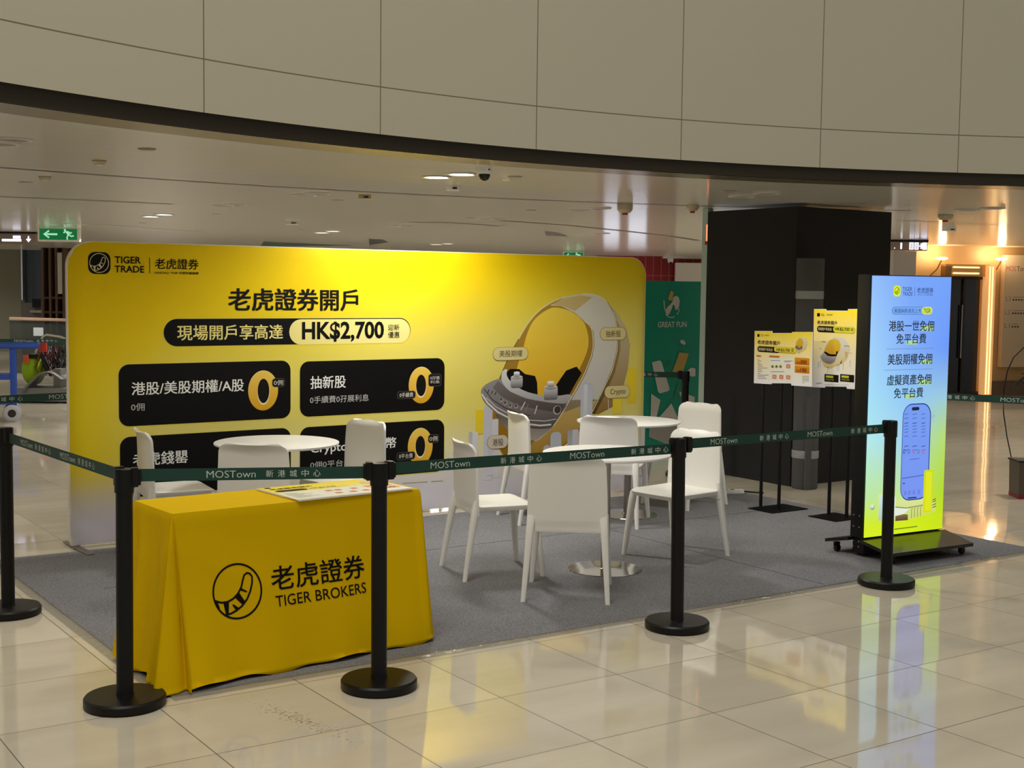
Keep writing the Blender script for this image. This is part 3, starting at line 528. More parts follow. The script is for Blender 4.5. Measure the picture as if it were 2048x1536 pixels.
['s',7,[[0.5003,0.9099],[0.5386,0.9137]],0.004,[60,90,170]],
['s',7,[[0.3401,0.883],[0.3776,0.8868]],0.006,[60,90,170]],
['s',7,[[0.4159,0.8798],[0.4586,0.8833]],0.006,[60,90,170]],
['s',7,[[0.502,0.8761],[0.5403,0.8798]],0.006,[60,90,170]],
['s',7,[[0.341,0.8629],[0.3786,0.8666]],0.004,[60,90,170]],
['s',7,[[0.4169,0.8595],[0.4596,0.8631]],0.004,[60,90,170]],
['s',7,[[0.503,0.8557],[0.5413,0.8595]],0.004,[60,90,170]],
['s',7,[[0.342,0.8428],[0.3796,0.8464]],0.004,[60,90,170]],
['s',7,[[0.4179,0.8393],[0.4606,0.8428]],0.004,[60,90,170]],
['s',7,[[0.5041,0.8354],[0.5424,0.8391]],0.004,[60,90,170]],
['s',7,[[0.343,0.8226],[0.3806,0.8262]],0.004,[60,90,170]],
['s',7,[[0.4189,0.8191],[0.4616,0.8225]],0.004,[60,90,170]],
['s',7,[[0.5051,0.8151],[0.5434,0.8187]],0.004,[60,90,170]],
['s',7,[[0.3443,0.7957],[0.3819,0.7993]],0.004,[60,90,170]],
['s',7,[[0.4202,0.7921],[0.4629,0.7954]],0.004,[60,90,170]],
['s',7,[[0.5064,0.788],[0.5448,0.7915]],0.004,[60,90,170]],
['s',7,[[0.3475,0.7285],[0.3852,0.7319]],0.006,[60,90,170]],
['s',7,[[0.4235,0.7246],[0.4663,0.7277]],0.006,[60,90,170]],
['s',7,[[0.5098,0.7201],[0.5482,0.7235]],0.006,[60,90,170]],
['s',7,[[0.3488,0.7016],[0.3865,0.7049]],0.004,[60,90,170]],
['s',7,[[0.4249,0.6975],[0.4676,0.7006]],0.004,[60,90,170]],
['s',7,[[0.5112,0.6929],[0.5496,0.6963]],0.004,[60,90,170]],
['e',7,0.3468,0.695,0.0114,0.0148,[30,40,90],None],
['e',8,0.3468,0.695,0.0071,0.0101,[118,158,246],None],
['e',7,0.3918,0.6925,0.0114,0.0149,[70,90,160],None],
['e',8,0.3918,0.6925,0.0071,0.0101,[118,158,246],None],
['e',7,0.4395,0.69,0.0115,0.0149,[170,90,130],None],
['e',8,0.4395,0.69,0.0072,0.0102,[118,158,246],None],
['e',7,0.4827,0.6876,0.0115,0.0149,[90,110,180],None],
['e',8,0.4827,0.6876,0.0072,0.0102,[118,158,246],None],
['e',7,0.5308,0.685,0.0116,0.015,[190,90,120],None],
['e',8,0.5308,0.685,0.0073,0.0102,[118,158,246],None],
['s',7,[[0.404,0.638],[0.4946,0.6396]],0.004,[60,90,170]],
['s',7,[[0.3343,0.5142],[0.5389,0.5248]],0.005,[60,90,170]],
['s',7,[[0.3453,0.4798],[0.3642,0.4802]],0.008,[40,60,120]],
['e',7,0.3722,0.4138,0.0095,0.0136,[80,110,200],None],
['e',8,0.3722,0.4138,0.0057,0.0088,[122,152,246],None],
['e',7,0.4102,0.4138,0.0096,0.0136,[80,110,200],None],
['e',8,0.4102,0.4138,0.0057,0.0088,[122,152,246],None],
['e',7,0.4531,0.4139,0.0096,0.0136,[80,110,200],None],
['e',8,0.4531,0.4139,0.0058,0.0089,[122,152,246],None],
['e',7,0.5011,0.4139,0.0097,0.0137,[80,110,200],None],
['e',8,0.5011,0.4139,0.0058,0.0089,[122,152,246],None],
['s',7,[[0.3976,0.3782],[0.4789,0.3774]],0.008,[20,30,80]],
['p',4,[[0.1263,0.3778],[0.1245,0.4179],[0.1609,0.4287],[0.2798,0.3732],[0.5663,0.366],[0.655,0.3458],[0.6687,0.2691],[0.4049,0.2284],[0.31,0.2327],[0.17,0.2307],[0.1228,0.2513]],[226,236,170],[206,222,110]],
['r',5,0.1286,0.2421,0.1703,0.4098,0.02,[206,232,235],[180,205,190]],
['r',5,0.161,0.243,0.2826,0.3979,0.01,[232,244,235],[225,238,215]],
['p',6,[[0.2824,0.3192],[0.4154,0.3057],[0.3694,0.2753],[0.285,0.2651]],[232,240,225],None],
['p',6,[[0.285,0.2651],[0.3696,0.2719],[0.4031,0.2659],[0.4049,0.2284],[0.2866,0.2313]],[130,110,70],[90,60,40]],
['s',7,[[0.4378,0.2394],[0.4372,0.3006],[0.4489,0.3048]],0.006,[150,140,60]],
['s',7,[[0.4664,0.2412],[0.4658,0.3025],[0.4776,0.3067]],0.006,[150,140,60]],
['s',7,[[0.4951,0.2429],[0.4945,0.3044],[0.5063,0.3086]],0.006,[150,140,60]],
['s',7,[[0.524,0.2447],[0.5233,0.3063],[0.5352,0.3105]],0.006,[150,140,60]],
['s',6,[[0.2821,0.326],[0.3866,0.3113],[0.5444,0.3197]],0.006,[120,130,90]],
['r',8,0.5446,0.2661,0.6345,0.5579,0.014,[206,224,20],[222,226,10]],
['r',9,0.564,0.2813,0.6221,0.544,0.008,[226,236,30],None],
['s',8,[[0.6353,0.3472],[0.6692,0.3551]],0.006,[90,80,30]],
['s',8,[[0.6361,0.3335],[0.6699,0.3413]],0.006,[90,80,30]],
['s',8,[[0.6371,0.3128],[0.671,0.3205]],0.006,[90,80,30]],
['s',8,[[0.638,0.2955],[0.6719,0.3033]],0.006,[90,80,30]],
['e',8,0.0697,0.3404,0.0211,0.018,[200,220,200],[140,160,150]],
['e',9,0.0653,0.3458,0.0138,0.012,[240,250,240],[190,215,190]],
['s',8,[[0.602,0.9023],[0.6149,0.9358],[0.6187,0.956]],0.004,[150,185,210]],
['s',8,[[0.5914,0.9197],[0.6447,0.9244]],0.004,[150,185,210]],
['s',8,[[0.618,0.8745],[0.6149,0.9358]],0.004,[150,185,210]],
['s',6,[[0.2798,0.1762],[0.4984,0.1781]],0.008,[120,150,30]]],
'wide': [
['r',2,0.0399,1.3823,0.0642,1.4047,0.004,[9,8,7],None],
['r',2,0.0744,1.3981,0.1055,1.4011,0,[9,8,7],None],
['r',2,0.0748,1.3882,0.1058,1.3912,0,[9,8,7],None],
['t',9,0.1193,1.3932,0.1707,1.4031,'老虎證券',[9,8,7],0],
['t',9,0.0434,1.3241,0.293,1.3571,'老虎證券開戶',[9,8,7],0.018],
['r',2,0.0441,1.2641,0.4678,1.3116,0.03,[190,160,10],None],
['r',3,0.0454,1.2618,0.2897,1.3062,0.03,[9,8,7],None],
['r',4,0.2292,1.2719,0.4646,1.3093,0.03,[236,218,70],None],
['t',9,0.0579,1.2717,0.2142,1.2964,'現場開戶享高達',[230,220,180],0.004],
['t',9,0.2576,1.2745,0.4026,1.3003,'HK$2,700',[9,8,7],0.01],
['t',9,0.4154,1.2956,0.4428,1.3062,'迎新',[9,8,7],0],
['t',9,0.4159,1.2802,0.4434,1.2918,'優惠',[9,8,7],0],
['p',3,[[0.4592,1.352],[0.4776,1.3816],[0.5159,1.3976],[0.5544,1.399],[0.5809,1.3762],[0.5854,1.3429],[0.5677,1.3039],[0.533,1.2879],[0.4885,1.2666],[0.4683,1.2849],[0.4572,1.3181]],[226,222,200],[214,190,110]],
['p',4,[[0.4655,1.3571],[0.4904,1.387],[0.5227,1.3882],[0.5399,1.3602],[0.5285,1.3213],[0.5,1.3056],[0.4635,1.3257]],[226,186,40],[206,160,30]],
['p',5,[[0.4524,1.3252],[0.4732,1.3261],[0.4997,1.3128],[0.5313,1.331],[0.529,1.3069],[0.5004,1.2951],[0.4676,1.3017]],[70,60,60],[140,136,140]],
['r',2,0.0354,1.2218,0.0875,1.2347,0,[206,120,30],None],
['r',2,0.1783,1.2247,0.2904,1.2394,0,[206,120,30],None],
['r',2,0.182,1.0428,0.441,1.2274,0.003,[240,238,226],None],
['s',3,[[0.0504,1.2003],[0.0677,1.2012]],0.0045,[130,125,90]],
['s',3,[[0.0508,1.1878],[0.0889,1.1898]],0.0045,[130,125,90]],
['s',3,[[0.0513,1.1729],[0.0687,1.1738]],0.0045,[130,125,90]],
['s',3,[[0.0518,1.1604],[0.0968,1.1629]],0.0045,[130,125,90]],
['s',3,[[0.0523,1.1454],[0.1112,1.1488]],0.0045,[130,125,90]],
['s',3,[[0.0529,1.1305],[0.1598,1.1367]],0.0045,[130,125,90]],
['s',3,[[0.0534,1.1165],[0.0984,1.1192]],0.0045,[130,125,90]],
['s',3,[[0.0539,1.1031],[0.1058,1.1062]],0.0045,[130,125,90]],
['s',3,[[0.0544,1.0881],[0.0856,1.09]],0.0045,[130,125,90]],
['s',3,[[0.0549,1.0731],[0.1755,1.0807]],0.0045,[130,125,90]],
['s',3,[[0.0554,1.0607],[0.1349,1.0657]],0.0045,[130,125,90]],
['s',3,[[0.0559,1.0467],[0.156,1.0532]],0.0045,[130,125,90]],
['p',4,[[0.2025,1.1441],[0.2168,1.1636],[0.2323,1.1458]],[60,90,60],None],
['e',3,0.2172,1.1523,0.0197,0.0143,[220,214,120],None],
['p',4,[[0.2465,1.1466],[0.2607,1.1661],[0.2761,1.1483]],[60,90,60],None],
['e',3,0.2611,1.1548,0.0195,0.0143,[220,214,120],None],
['p',4,[[0.2902,1.1491],[0.3042,1.1685],[0.3196,1.1508]],[60,90,60],None],
['e',3,0.3047,1.1573,0.0194,0.0142,[220,214,120],None],
['r',4,0.3664,1.1479,0.4086,1.179,0.004,[206,110,90],None],
['r',5,0.3744,1.1538,0.4007,1.1732,0.004,[238,170,130],None],
['r',4,0.2202,1.0558,0.2634,1.0872,0.004,[206,110,90],None],
['r',5,0.2283,1.0617,0.2554,1.0813,0.004,[238,170,130],None],
['r',4,0.295,1.0591,0.3378,1.0904,0.004,[206,110,90],None],
['r',5,0.3031,1.065,0.3298,1.0845,0.004,[238,170,130],None],
['r',4,0.3697,1.0615,0.4119,1.0926,0.004,[206,110,90],None],
['r',5,0.3776,1.0673,0.404,1.0868,0.004,[238,170,130],None],
['s',4,[[0.1951,1.199],[0.2996,1.2045]],0.004,[120,120,140]],
['s',4,[[0.3397,1.2032],[0.432,1.2081]],0.004,[120,120,140]],
['s',4,[[0.3466,1.1953],[0.406,1.1985]],0.004,[120,120,140]],
['s',4,[[0.2017,1.1105],[0.3461,1.1191]],0.004,[120,120,140]],
['r',3,0.455,1.1808,0.6076,1.2374,0.004,[226,150,30],[206,126,20]],
['t',9,0.4749,1.1911,0.5092,1.2041,'HK$',[90,30,20],0],
['t',9,0.5135,1.1913,0.5797,1.2209,'300',[110,25,25],0.02],
['r',3,0.4574,1.1185,0.61,1.1751,0.004,[226,150,30],[206,126,20]],
['t',9,0.4773,1.1286,0.5116,1.1416,'HK$',[90,30,20],0],
['t',9,0.5159,1.129,0.5821,1.1587,'100',[110,25,25],0.02],
['s',3,[[0.5371,1.096],[0.6075,1.1004]],0.0035,[160,160,140]],
['s',3,[[0.5374,1.0864],[0.6079,1.0909]],0.0035,[160,160,140]],
['s',3,[[0.5378,1.0768],[0.6082,1.0814]],0.0035,[160,160,140]],
['s',3,[[0.5382,1.0672],[0.6086,1.0718]],0.0035,[160,160,140]],
['s',3,[[0.5385,1.0576],[0.609,1.0623]],0.0035,[160,160,140]],
['s',3,[[0.539,1.0456],[0.5615,1.0471]],0.004,[140,140,130]]],
'tall': [
['r',2,0.0342,1.5572,0.0644,1.5833,0.004,[9,8,7],None],
['r',2,0.0744,1.5751,0.1075,1.5785,0,[9,8,7],None],
['r',2,0.0748,1.5636,0.1111,1.567,0,[9,8,7],None],
['t',9,0.133,1.5678,0.1947,1.5792,'老虎證券',[9,8,7],0],
['t',9,0.0385,1.4976,0.242,1.5264,'老虎證券開戶',[9,8,7],0.018],
['r',2,0.0368,1.435,0.4248,1.4865,0.04,[190,170,10],None],
['r',3,0.0386,1.4356,0.2379,1.4826,0.04,[9,8,7],None],
['r',4,0.2036,1.4399,0.4218,1.4872,0.04,[226,218,60],None],
['t',9,0.0495,1.4489,0.189,1.4729,'現場開戶享高達',[230,220,180],0.004],
['t',9,0.2241,1.4516,0.3684,1.4786,'HK$2,700',[9,8,7],0.01],
['t',9,0.3803,1.4681,0.4046,1.4784,'迎新',[9,8,7],0],
['t',9,0.3808,1.4559,0.4051,1.4662,'優惠',[9,8,7],0],
['p',3,[[0.2651,1.4039],[0.3148,1.3963],[0.3592,1.3602],[0.3792,1.3186],[0.3687,1.2756],[0.346,1.2318],[0.3041,1.2011],[0.2551,1.184],[0.1873,1.1562],[0.1235,1.167],[0.0964,1.209],[0.1065,1.2772],[0.1358,1.3412],[0.1784,1.3814],[0.2215,1.4022]],[222,222,216],[222,200,130]],
['p',4,[[0.1425,1.3318],[0.1723,1.3763],[0.2219,1.3927],[0.266,1.3801],[0.2861,1.3429],[0.2754,1.2996],[0.2459,1.26],[0.2024,1.253],[0.1194,1.273],[0.1246,1.3021]],[232,200,60],[222,160,40]],
['p',5,[[0.116,1.2776],[0.1283,1.2879],[0.1766,1.2685],[0.2393,1.2692],[0.2415,1.2932],[0.262,1.2942],[0.2461,1.2552],[0.2025,1.2506],[0.1455,1.255]],[9,8,7],None],
['p',6,[[0.0789,1.2468],[0.1159,1.28],[0.1582,1.2532],[0.209,1.2438],[0.2462,1.2528],[0.2291,1.2113],[0.1859,1.1921],[0.1414,1.1969],[0.096,1.2186]],[186,184,190],[120,112,116]],
['p',6,[[0.2825,1.1999],[0.3028,1.2343],[0.2979,1.2031]],[60,50,30],None],
['p',4,[[0.3282,1.2926],[0.3558,1.2939],[0.3569,1.2655],[0.3398,1.2339]],[205,175,120],None],
['r',3,0.0592,1.149,0.0682,1.2023,0,[196,200,206],[214,216,226]],
['r',3,0.078,1.1598,0.087,1.213,0,[196,200,206],[214,216,226]],
['r',3,0.2498,1.1362,0.2585,1.1887,0,[196,200,206],[214,216,226]],
['r',3,0.2682,1.1421,0.2769,1.1945,0,[196,200,206],[214,216,226]],
['r',3,0.3111,1.1542,0.3198,1.2064,0,[196,200,206],[214,216,226]],
['r',3,0.3778,1.177,0.3863,1.2289,0,[196,200,206],[214,216,226]],
['r',3,0.1562,1.1161,0.1651,1.169,0,[196,200,206],[214,216,226]],
['t',9,0.0891,1.3584,0.1298,1.3671,'美股期權',[120,110,80],0],
['t',9,0.072,1.304,0.0912,1.3127,'港股',[120,110,80],0],
['t',9,0.3202,1.3356,0.3753,1.3441,'抽新股',[120,110,80],0],
['t',9,0.3634,1.2825,0.4048,1.291,'Crypto',[120,110,80],0],
['r',3,0.1302,1.0538,0.2733,1.1113,0,[9,8,7],None],
['r',4,0.1424,1.0847,0.2211,1.1019,0.01,[210,200,50],None],
['t',9,0.1446,1.0618,0.2252,1.0781,'HK$2,700',[190,180,60],0],
['r',3,0.2882,1.0642,0.4277,1.121,0,[9,8,7],None],
['r',4,0.3001,1.0947,0.3768,1.1118,0.01,[210,200,50],None],
['t',9,0.3022,1.0721,0.3808,1.0882,'HK$2,700',[190,180,60],0],
['s',3,[[0.0454,1.0335],[0.1062,1.0377]],0.004,[120,120,120]],
['s',3,[[0.1353,1.0299],[0.3781,1.0432]],0.003,[190,190,200]]],
'hoard': [
['p',2,[[-0.0767,1.7408],[-0.0346,1.7239],[-0.0512,1.6407],[-0.0793,1.6319],[-0.112,1.6547]],[196,170,100],None],
['p',3,[[-0.0423,1.6622],[-0.0239,1.681],[0.0083,1.6869],[0.0354,1.6698],[0.0498,1.6339],[0.0455,1.5835],[0.0274,1.5474],[-0.0007,1.533],[-0.0144,1.5474],[-0.0212,1.5833],[-0.0405,1.5976],[-0.0564,1.5546],[-0.0853,1.5043],[-0.122,1.4686],[-0.1376,1.4858],[-0.1426,1.533],[-0.1191,1.5688],[-0.0784,1.5975],[-0.0508,1.6263]],[214,214,210],None],
['s',3,[[-0.168,1.6401],[-0.1627,1.583],[-0.1503,1.5402],[-0.1326,1.5115]],0.012,[214,214,210]],
['s',3,[[-0.1126,1.4685],[-0.0556,1.4569],[-0.0179,1.4654]],0.01,[214,214,210]],
['s',3,[[0.0463,1.5547],[0.0342,1.5114],[0.0138,1.4898]],0.01,[214,214,210]],
['t',4,-0.2452,1.356,0.1534,1.4152,'GREAT FUN',[214,214,210],0.02],
['e',2,-0.021,1.2393,0.0237,0.0095,[60,140,115],None],
['p',2,[[0.0655,1.2151],[0.094,1.2249],[0.133,1.207],[0.1491,1.1806],[0.1245,1.1664],[0.0798,1.1859]],[214,214,210],None],
['p',2,[[0.0595,1.0892],[0.1946,1.078],[0.1083,0.8586],[-0.0338,0.8769]],[196,170,100],None],
['p',2,[[-0.123,0.9513],[-0.1089,0.987],[-0.0622,1.0105],[-0.0484,0.9929],[-0.0795,0.9503],[-0.1112,0.9338]],[60,140,115],None],
['p',2,[[-0.3152,0.9916],[-0.2131,1.0109],[-0.1845,0.9959],[-0.0632,0.7041],[-0.0816,0.683],[-0.1944,0.6624],[-0.223,0.6807]],[214,214,210],None],
['p',2,[[0.1712,0.886],[0.2283,0.924],[0.2929,0.9122],[0.2953,0.8315],[0.2506,0.8254],[0.1975,0.8488]],[214,214,210],None],
['p',2,[[0.0973,0.7715],[0.0641,0.5906],[0.0255,0.5993],[-0.0045,0.644],[0.0497,0.7584]],[60,140,115],None],
['p',2,[[-0.316,0.6624],[-0.1888,0.593],[-0.2436,0.3934],[-0.3184,0.3969]],[214,214,210],None],
['p',2,[[-0.0362,0.5508],[0.0701,0.3788],[-0.1917,0.4199]],[214,214,210],None],
['p',2,[[0.0616,0.678],[0.2903,0.607],[0.2925,0.5304],[0.1717,0.5352],[0.1122,0.5887]],[214,214,210],None],
['p',2,[[-0.3359,0.3546],[-0.1917,0.4199],[0.0701,0.3788],[0.0876,0.0998],[-0.1044,0.1254],[-0.3322,0.2105]],[170,168,165],None]],
}
# ================================================================ the setting
fl = MB(); fl.quad([(-30, -30, 0), (60, -30, 0), (60, 60, 0), (-30, 60, 0)]); struct(fl.build('floor', FLOOR))
def annulus(r0, r1, z, n=160, rings=1):
    m = MB()
    def f(u, v): a = 2*math.pi*u; r = r0 + (r1-r0)*v; return (AC[0]+r*math.cos(a), AC[1]+r*math.sin(a), z)
    m.grid(f, n, rings, closed=True); return m
struct(annulus(AR, 62, CZ, rings=3).build('ceiling', CEIL, normals=False))
struct(annulus(AR, 8.25, CZ - .004).build('trim_1', mat('bronze_edge_strip', (150, 138, 112), .22, .5)))
def drum(r, z0, z1, n=220):
    m = MB(); m.grid(lambda u, v: (AC[0]+r*math.cos(2*math.pi*u), AC[1]+r*math.sin(2*math.pi*u), z0+(z1-z0)*v), n, 1, closed=True); return m
struct(drum(AR + .01, CZ, 2.64).build('trim_2', mat('dark_gap_band', (42, 35, 20), .5)))  # recessed gap under the fascia, its shade put into the dark colour
struct(drum(AR - .02, 2.617, 7.2).build('wall_curved', FASC))
seam = mat('ceiling_shadow_joint', (96, 88, 76), .5)
def ceil_strip(pts, w, name, m=seam, z=CZ - .003):
    b = MB()
    for i in range(len(pts)-1):
        a = Vector(pts[i]+(0,)); c = Vector(pts[i+1]+(0,)); d = (c-a).normalized(); n = Vector((-d.y, d.x, 0))*w/2
        b.quad([tuple(Vector((p.x, p.y, z))) for p in (a-n, c-n, c+n, a+n)])
    return struct(b.build(name, m, smooth=0))
arc = lambda r, a0, a1, n=40: [(AC[0]+r*math.cos(R(a0+(a1-a0)*i/n)), AC[1]+r*math.sin(R(a0+(a1-a0)*i/n))) for i in range(n+1)]
ceil_strip(arc(10.98, 60, 125), .05, 'trim_3')
ceil_strip([(0.771, 7.433), (1.036, 7.448), (1.793, 7.378), (2.644, 7.363)], .07, 'trim_4')
ceil_strip([(2.894, 12.673), (3.256, 12.671), (3.954, 12.946), (5.320, 13.783)], .10, 'trim_5', mat('white_reveal', (232, 228, 220), .4))
ceil_strip([(6.111, 8.726), (6.517, 8.455), (7.445, 8.748)], .10, 'trim_6')
ceil_strip([(6.675, 7.588), (7.849, 7.895), (9.414, 8.646), (10.909, 9.443), (12.367, 10.445)], .10, 'trim_7')
ceil_strip([(9.608, 4.223), (10.570, 4.123), (11.595, 4.018), (12.486, 3.943)], .035, 'trim_8')
# flat patches for far ceiling coves, the dark of their openings painted in
cv = MB(); cv.quad([(x, y, CZ-.003) for x, y in ((7.871, 17.220), (9.400, 17.810), (9.962, 17.749), (10.078, 19.432))][:3] + [(x, y, CZ-.003) for x, y in ((9.118, 20.280),)])
struct(cv.build('trim_9', mat('green_cove', (58, 96, 84), .4), smooth=0))
cv = MB(); cv.quad([(x, y, CZ-.003) for x, y in ((8.437, 14.183), (8.813, 14.408), (9.490, 15.451), (10.095, 17.314))])
struct(cv.build('trim_10', mat('dark_cove', (62, 68, 72), .4), smooth=0))
cv = MB(); cv.quad([(x, y, CZ-.003) for x, y in ((8.688, 9.509), (9.221, 9.875), (10.062, 10.805), (9.616, 10.770))])
struct(cv.build('trim_11', mat('grey_cove', (84, 88, 92), .4), smooth=0))

def panel(name, F, material, depth=.1, dz=0.0, kind=True, parent=None):
    cx, cy, cz, w_, h_, rz = F
    m = MB(); m.box((0, depth/2, 0), (w_, depth, h_)); o = m.build(name, material, smooth=0)
    o.location = (cx, cy, cz); o.rotation_euler = (0, 0, rz)
    if kind: struct(o)
    return o
FR = -0.5953   # bearing of the far fronts
# far shop fronts
far_wall = mat('far_wall_plaster', (150, 143, 132), .6, noise=(1.2, .06))
panel('wall_back', (10.684, 27.317, 1.270, 21.657, 2.540, -0.5953), far_wall, .2)
panel('wall_1', (5.902, 28.855, 1.222, 1.020, 2.852, -0.5953), mat('beige_stone_cladding', (134, 130, 112), .4, noise=(4, .08)), .4)
panel('trim_12', (6.311, 28.400, 1.946, 0.037, 1.306, -0.5953), steel, .1)
panel('window_1', (6.670, 28.638, 1.915, 0.588, 1.497, -0.5953), mat('blue_grey_glass', (72, 84, 98), .25), .1)
panel('trim_13', (6.122, 27.624, 2.675, 2.471, 0.192, -0.5953), mat('warm_soffit', (176, 166, 150), .5), .6)
panel('wall_2', (6.652, 28.645, 0.489, 0.590, 1.402, -0.5953), mat('dark_grey_counter', (84, 82, 76), .4), .3)
# red tiled shop front
def grid_tile(name, c, g, sx, sz, w_=.03):
    m = bpy.data.materials.new(name); m.use_nodes = True; nt = m.node_tree; b = nt.nodes['Principled BSDF']; b.inputs['Roughness'].default_value = .35
    br = nt.nodes.new('ShaderNodeTexBrick'); tc = nt.nodes.new('ShaderNodeTexCoord'); mp = nt.nodes.new('ShaderNodeMapping'); mp.inputs['Rotation'].default_value = (R(90), 0, 0)
    br.offset = 0; br.inputs['Color1'].default_value = rgb(c); br.inputs['Color2'].default_value = rgb(c); br.inputs['Mortar'].default_value = rgb(g)
    br.inputs['Scale'].default_value = 1; br.inputs['Brick Width'].default_value = sx; br.inputs['Row Height'].default_value = sz; br.inputs['Mortar Size'].default_value = w_
    nt.links.new(tc.outputs['Object'], mp.inputs[0]); nt.links.new(mp.outputs[0], br.inputs['Vector']); nt.links.new(br.outputs['Color'], b.inputs['Base Color']); return m
panel('wall_red', (18.607, 18.907, 1.273, 2.763, 2.684, -0.5953), grid_tile('red_tiles', (128, 6, 16), (150, 70, 70), .19, .8, .012), .2)
panel('trim_14', (18.405, 18.801, 2.624, 2.856, 0.107, -0.5953), white_paint, .3)
panel('trim_15', (19.063, 18.224, 2.519, 1.091, 0.071, -0.5953), white_paint, .3)
panel('wall_3', (19.087, 17.971, 1.234, 0.887, 2.288, -0.5953), white_paint, .2)

# boxed-in black column
m = MB(); m.box((7.375, 3.52, 1.235), (1.25, 1.16, 2.53)); 
o = m.build('wall_pillar', black_matte, smooth=0); struct(o)
m = MB(); m.box((7.39, 3.52, .05), (1.18, 1.10, .1)); struct(m.build('baseboard_pillar', mat('dark_recess', (14, 13, 13), .8), smooth=0))
m = MB(); m.box((6.79, 4.145, CZ/2), (.07, .08, CZ), bev=.01); struct(m.build('trim_16', mat('pale_green_glass_edge', (176, 196, 184), .25)))

# lift lobby on the right
RW = empty('wall_right', (16.761, 8.89, 0), R(-17.8)); struct(RW)
lobby = mat('lobby_plaster', (206, 176, 132), .5, noise=(2, .04))
def part(name, c, d, material, parent=RW, bev=0.0, rz=0): return MB().box(c, d, rz=rz, bev=bev).build(name, material, parent, smooth=35)
part('plaster', (1.0, .1, 1.28), (7.6, .2, 2.56), lobby)
part('baseboard', (2.6, -.02, .125), (3.8, .06, .25), mat('brown_stone_skirting', (112, 92, 68), .3))
part('frame', (.16, -.06, 2.13), (.86, .16, .20), mat('gold_steel', (200, 160, 104), .25, .7))
MB().box((0, 0, 0), (.50, .02, .024), bev=.01).build('lamp_strip', mat('warm_strip', (255, 200, 120), emit=(255, 214, 140), strength=2.5), RW).location = (.12, -.16, 2.18)
MB().box((0, 0, 0), (.50, .02, .024), bev=.01).build('lamp_strip', mat('warm_strip', (255, 200, 120), emit=(255, 214, 140), strength=2.5), RW).location = (.12, -.16, 2.08)
part('frame', (-.21, -.06, 1.1), (.12, .16, 2.2), mat('gold_steel', (200, 160, 104), .25, .7))
DG = empty('door_1', (16.761, 8.89, 0), R(-17.8)); struct(DG)
dk = mat('dark_door_glass', (20, 19, 20), .12)
part('door_panel', (-.02, -.03, 1.04), (.30, .05, 1.96), dk, DG); part('door_panel', (.32, -.03, 1.04), (.30, .05, 1.96), dk, DG)
dfm = mat('dark_bronze_frame', (60, 52, 46), .3, .6)
part('door_frame', (.145, -.06, 1.04), (.04, .07, 1.96), dfm, DG); part('door_frame', (.16, -.05, .04), (.68, .06, .08), dfm, DG); part('door_frame', (.16, -.05, 2.0), (.68, .06, .04), dfm, DG)
part('door_handle', (.10, -.10, 1.1), (.02, .03, .9), brushed, DG)
m = MB(); m.box((-1.257, -.3, 1.21), (.42, .3, 2.42)); o = m.build('wall_4', mat('cool_white_pier', (196, 196, 204), .4), smooth=0); o.location = (16.761, 8.89, 0); o.rotation_euler = (0, 0, R(-17.8)); struct(o)

# ================================================================ booth carpet
m = MB(); m.box((3.05, 1.62, .004), (6.10, 3.24, .008)); 
cp = m.build('floor_carpet', CARPET, smooth=0); cp.name = 'carpet'
tag(cp, 'grey needle felt carpet laid out under the yellow exhibition booth', 'carpet')
sm = mat('carpet_seam', (58, 57, 56), .9)
b = MB(); b.box((3.2, 2.11, .0083), (5.7, .006, .001)); b.build('seam', sm, cp, smooth=0)
b = MB(); b.box((4.008, 1.05, .0083), (.006, 2.08, .001)); b.build('seam', sm, cp, smooth=0)
film = mat('clear_tape', (150, 148, 140), .06, bump=(26, 1.0), spec=1.0, alpha=.5)
for nm, c, d, lab in (('carpet_tape', (3.05, -.012, .0095), (6.12, .085, .003), 'clear glossy tape along the long front edge of the grey carpet'),
                      ('carpet_tape', (-.012, 1.62, .0095), (.085, 3.2, .003), 'clear glossy tape along the short left edge of the grey carpet')):
    b = MB()
    L_ = max(d[0], d[1]); along = d[0] > d[1]; n = 160
    def ff(u, v, c=c, d=d, along=along):
        a = (u-.5)*d[0] if along else (u-.5)*d[1]; q = (v-.5)*(d[1] if along else d[0]); z = c[2] - .004*abs(v-.5)*2 + .0012*math.sin(u*190)*math.sin(u*57+v*3)
        return (c[0]+a, c[1]+q, z) if along else (c[0]+q, c[1]+a, z)
    b.grid(ff, n, 4); tag(b.build(nm, film), lab, 'tape', 'carpet edge tapes')

# ================================================================ stanchions and belts
def make_stanchion(loc, lean=(0, 0), label='', group='black belt stanchions around the booth', h=.992):
    r = empty('stanchion', (loc[0], loc[1], loc[2] if len(loc) > 2 else 0), 0, label, 'barrier post', group)
    MB().lathe([(0, 0), (.158, 0), (.167, .008), (.167, .036), (.160, .045), (.05, .047), (0, .047)], 56).build('base', black_metal, r)
    p = MB().lathe([(0, .047), (.037, .047), (.0345, .056), (.0345, .9), (0, .9)], 32).build('pole', black_metal, r)
    c = MB().lathe([(0, .895), (.0395, .895), (.0395, .985), (.037, h), (.030, h-.002), (0, h-.002)], 32).build('cap', black_metal, r)
    for o in (p, c): o.rotation_euler = (R(lean[0]), R(lean[1]), 0)
    return r
def cassette(root, ang, zc=.957):
    m = MB(); m.box((.047, 0, zc), (.030, .040, .080), bev=.005); m.box((.066, 0, zc), (.012, .030, .066), bev=.003)
    o = m.build('belt_clip', black_metal, root); o.rotation_euler = (0, 0, ang)
BELT_INK = print_mat('belt_ink', 0, .6)
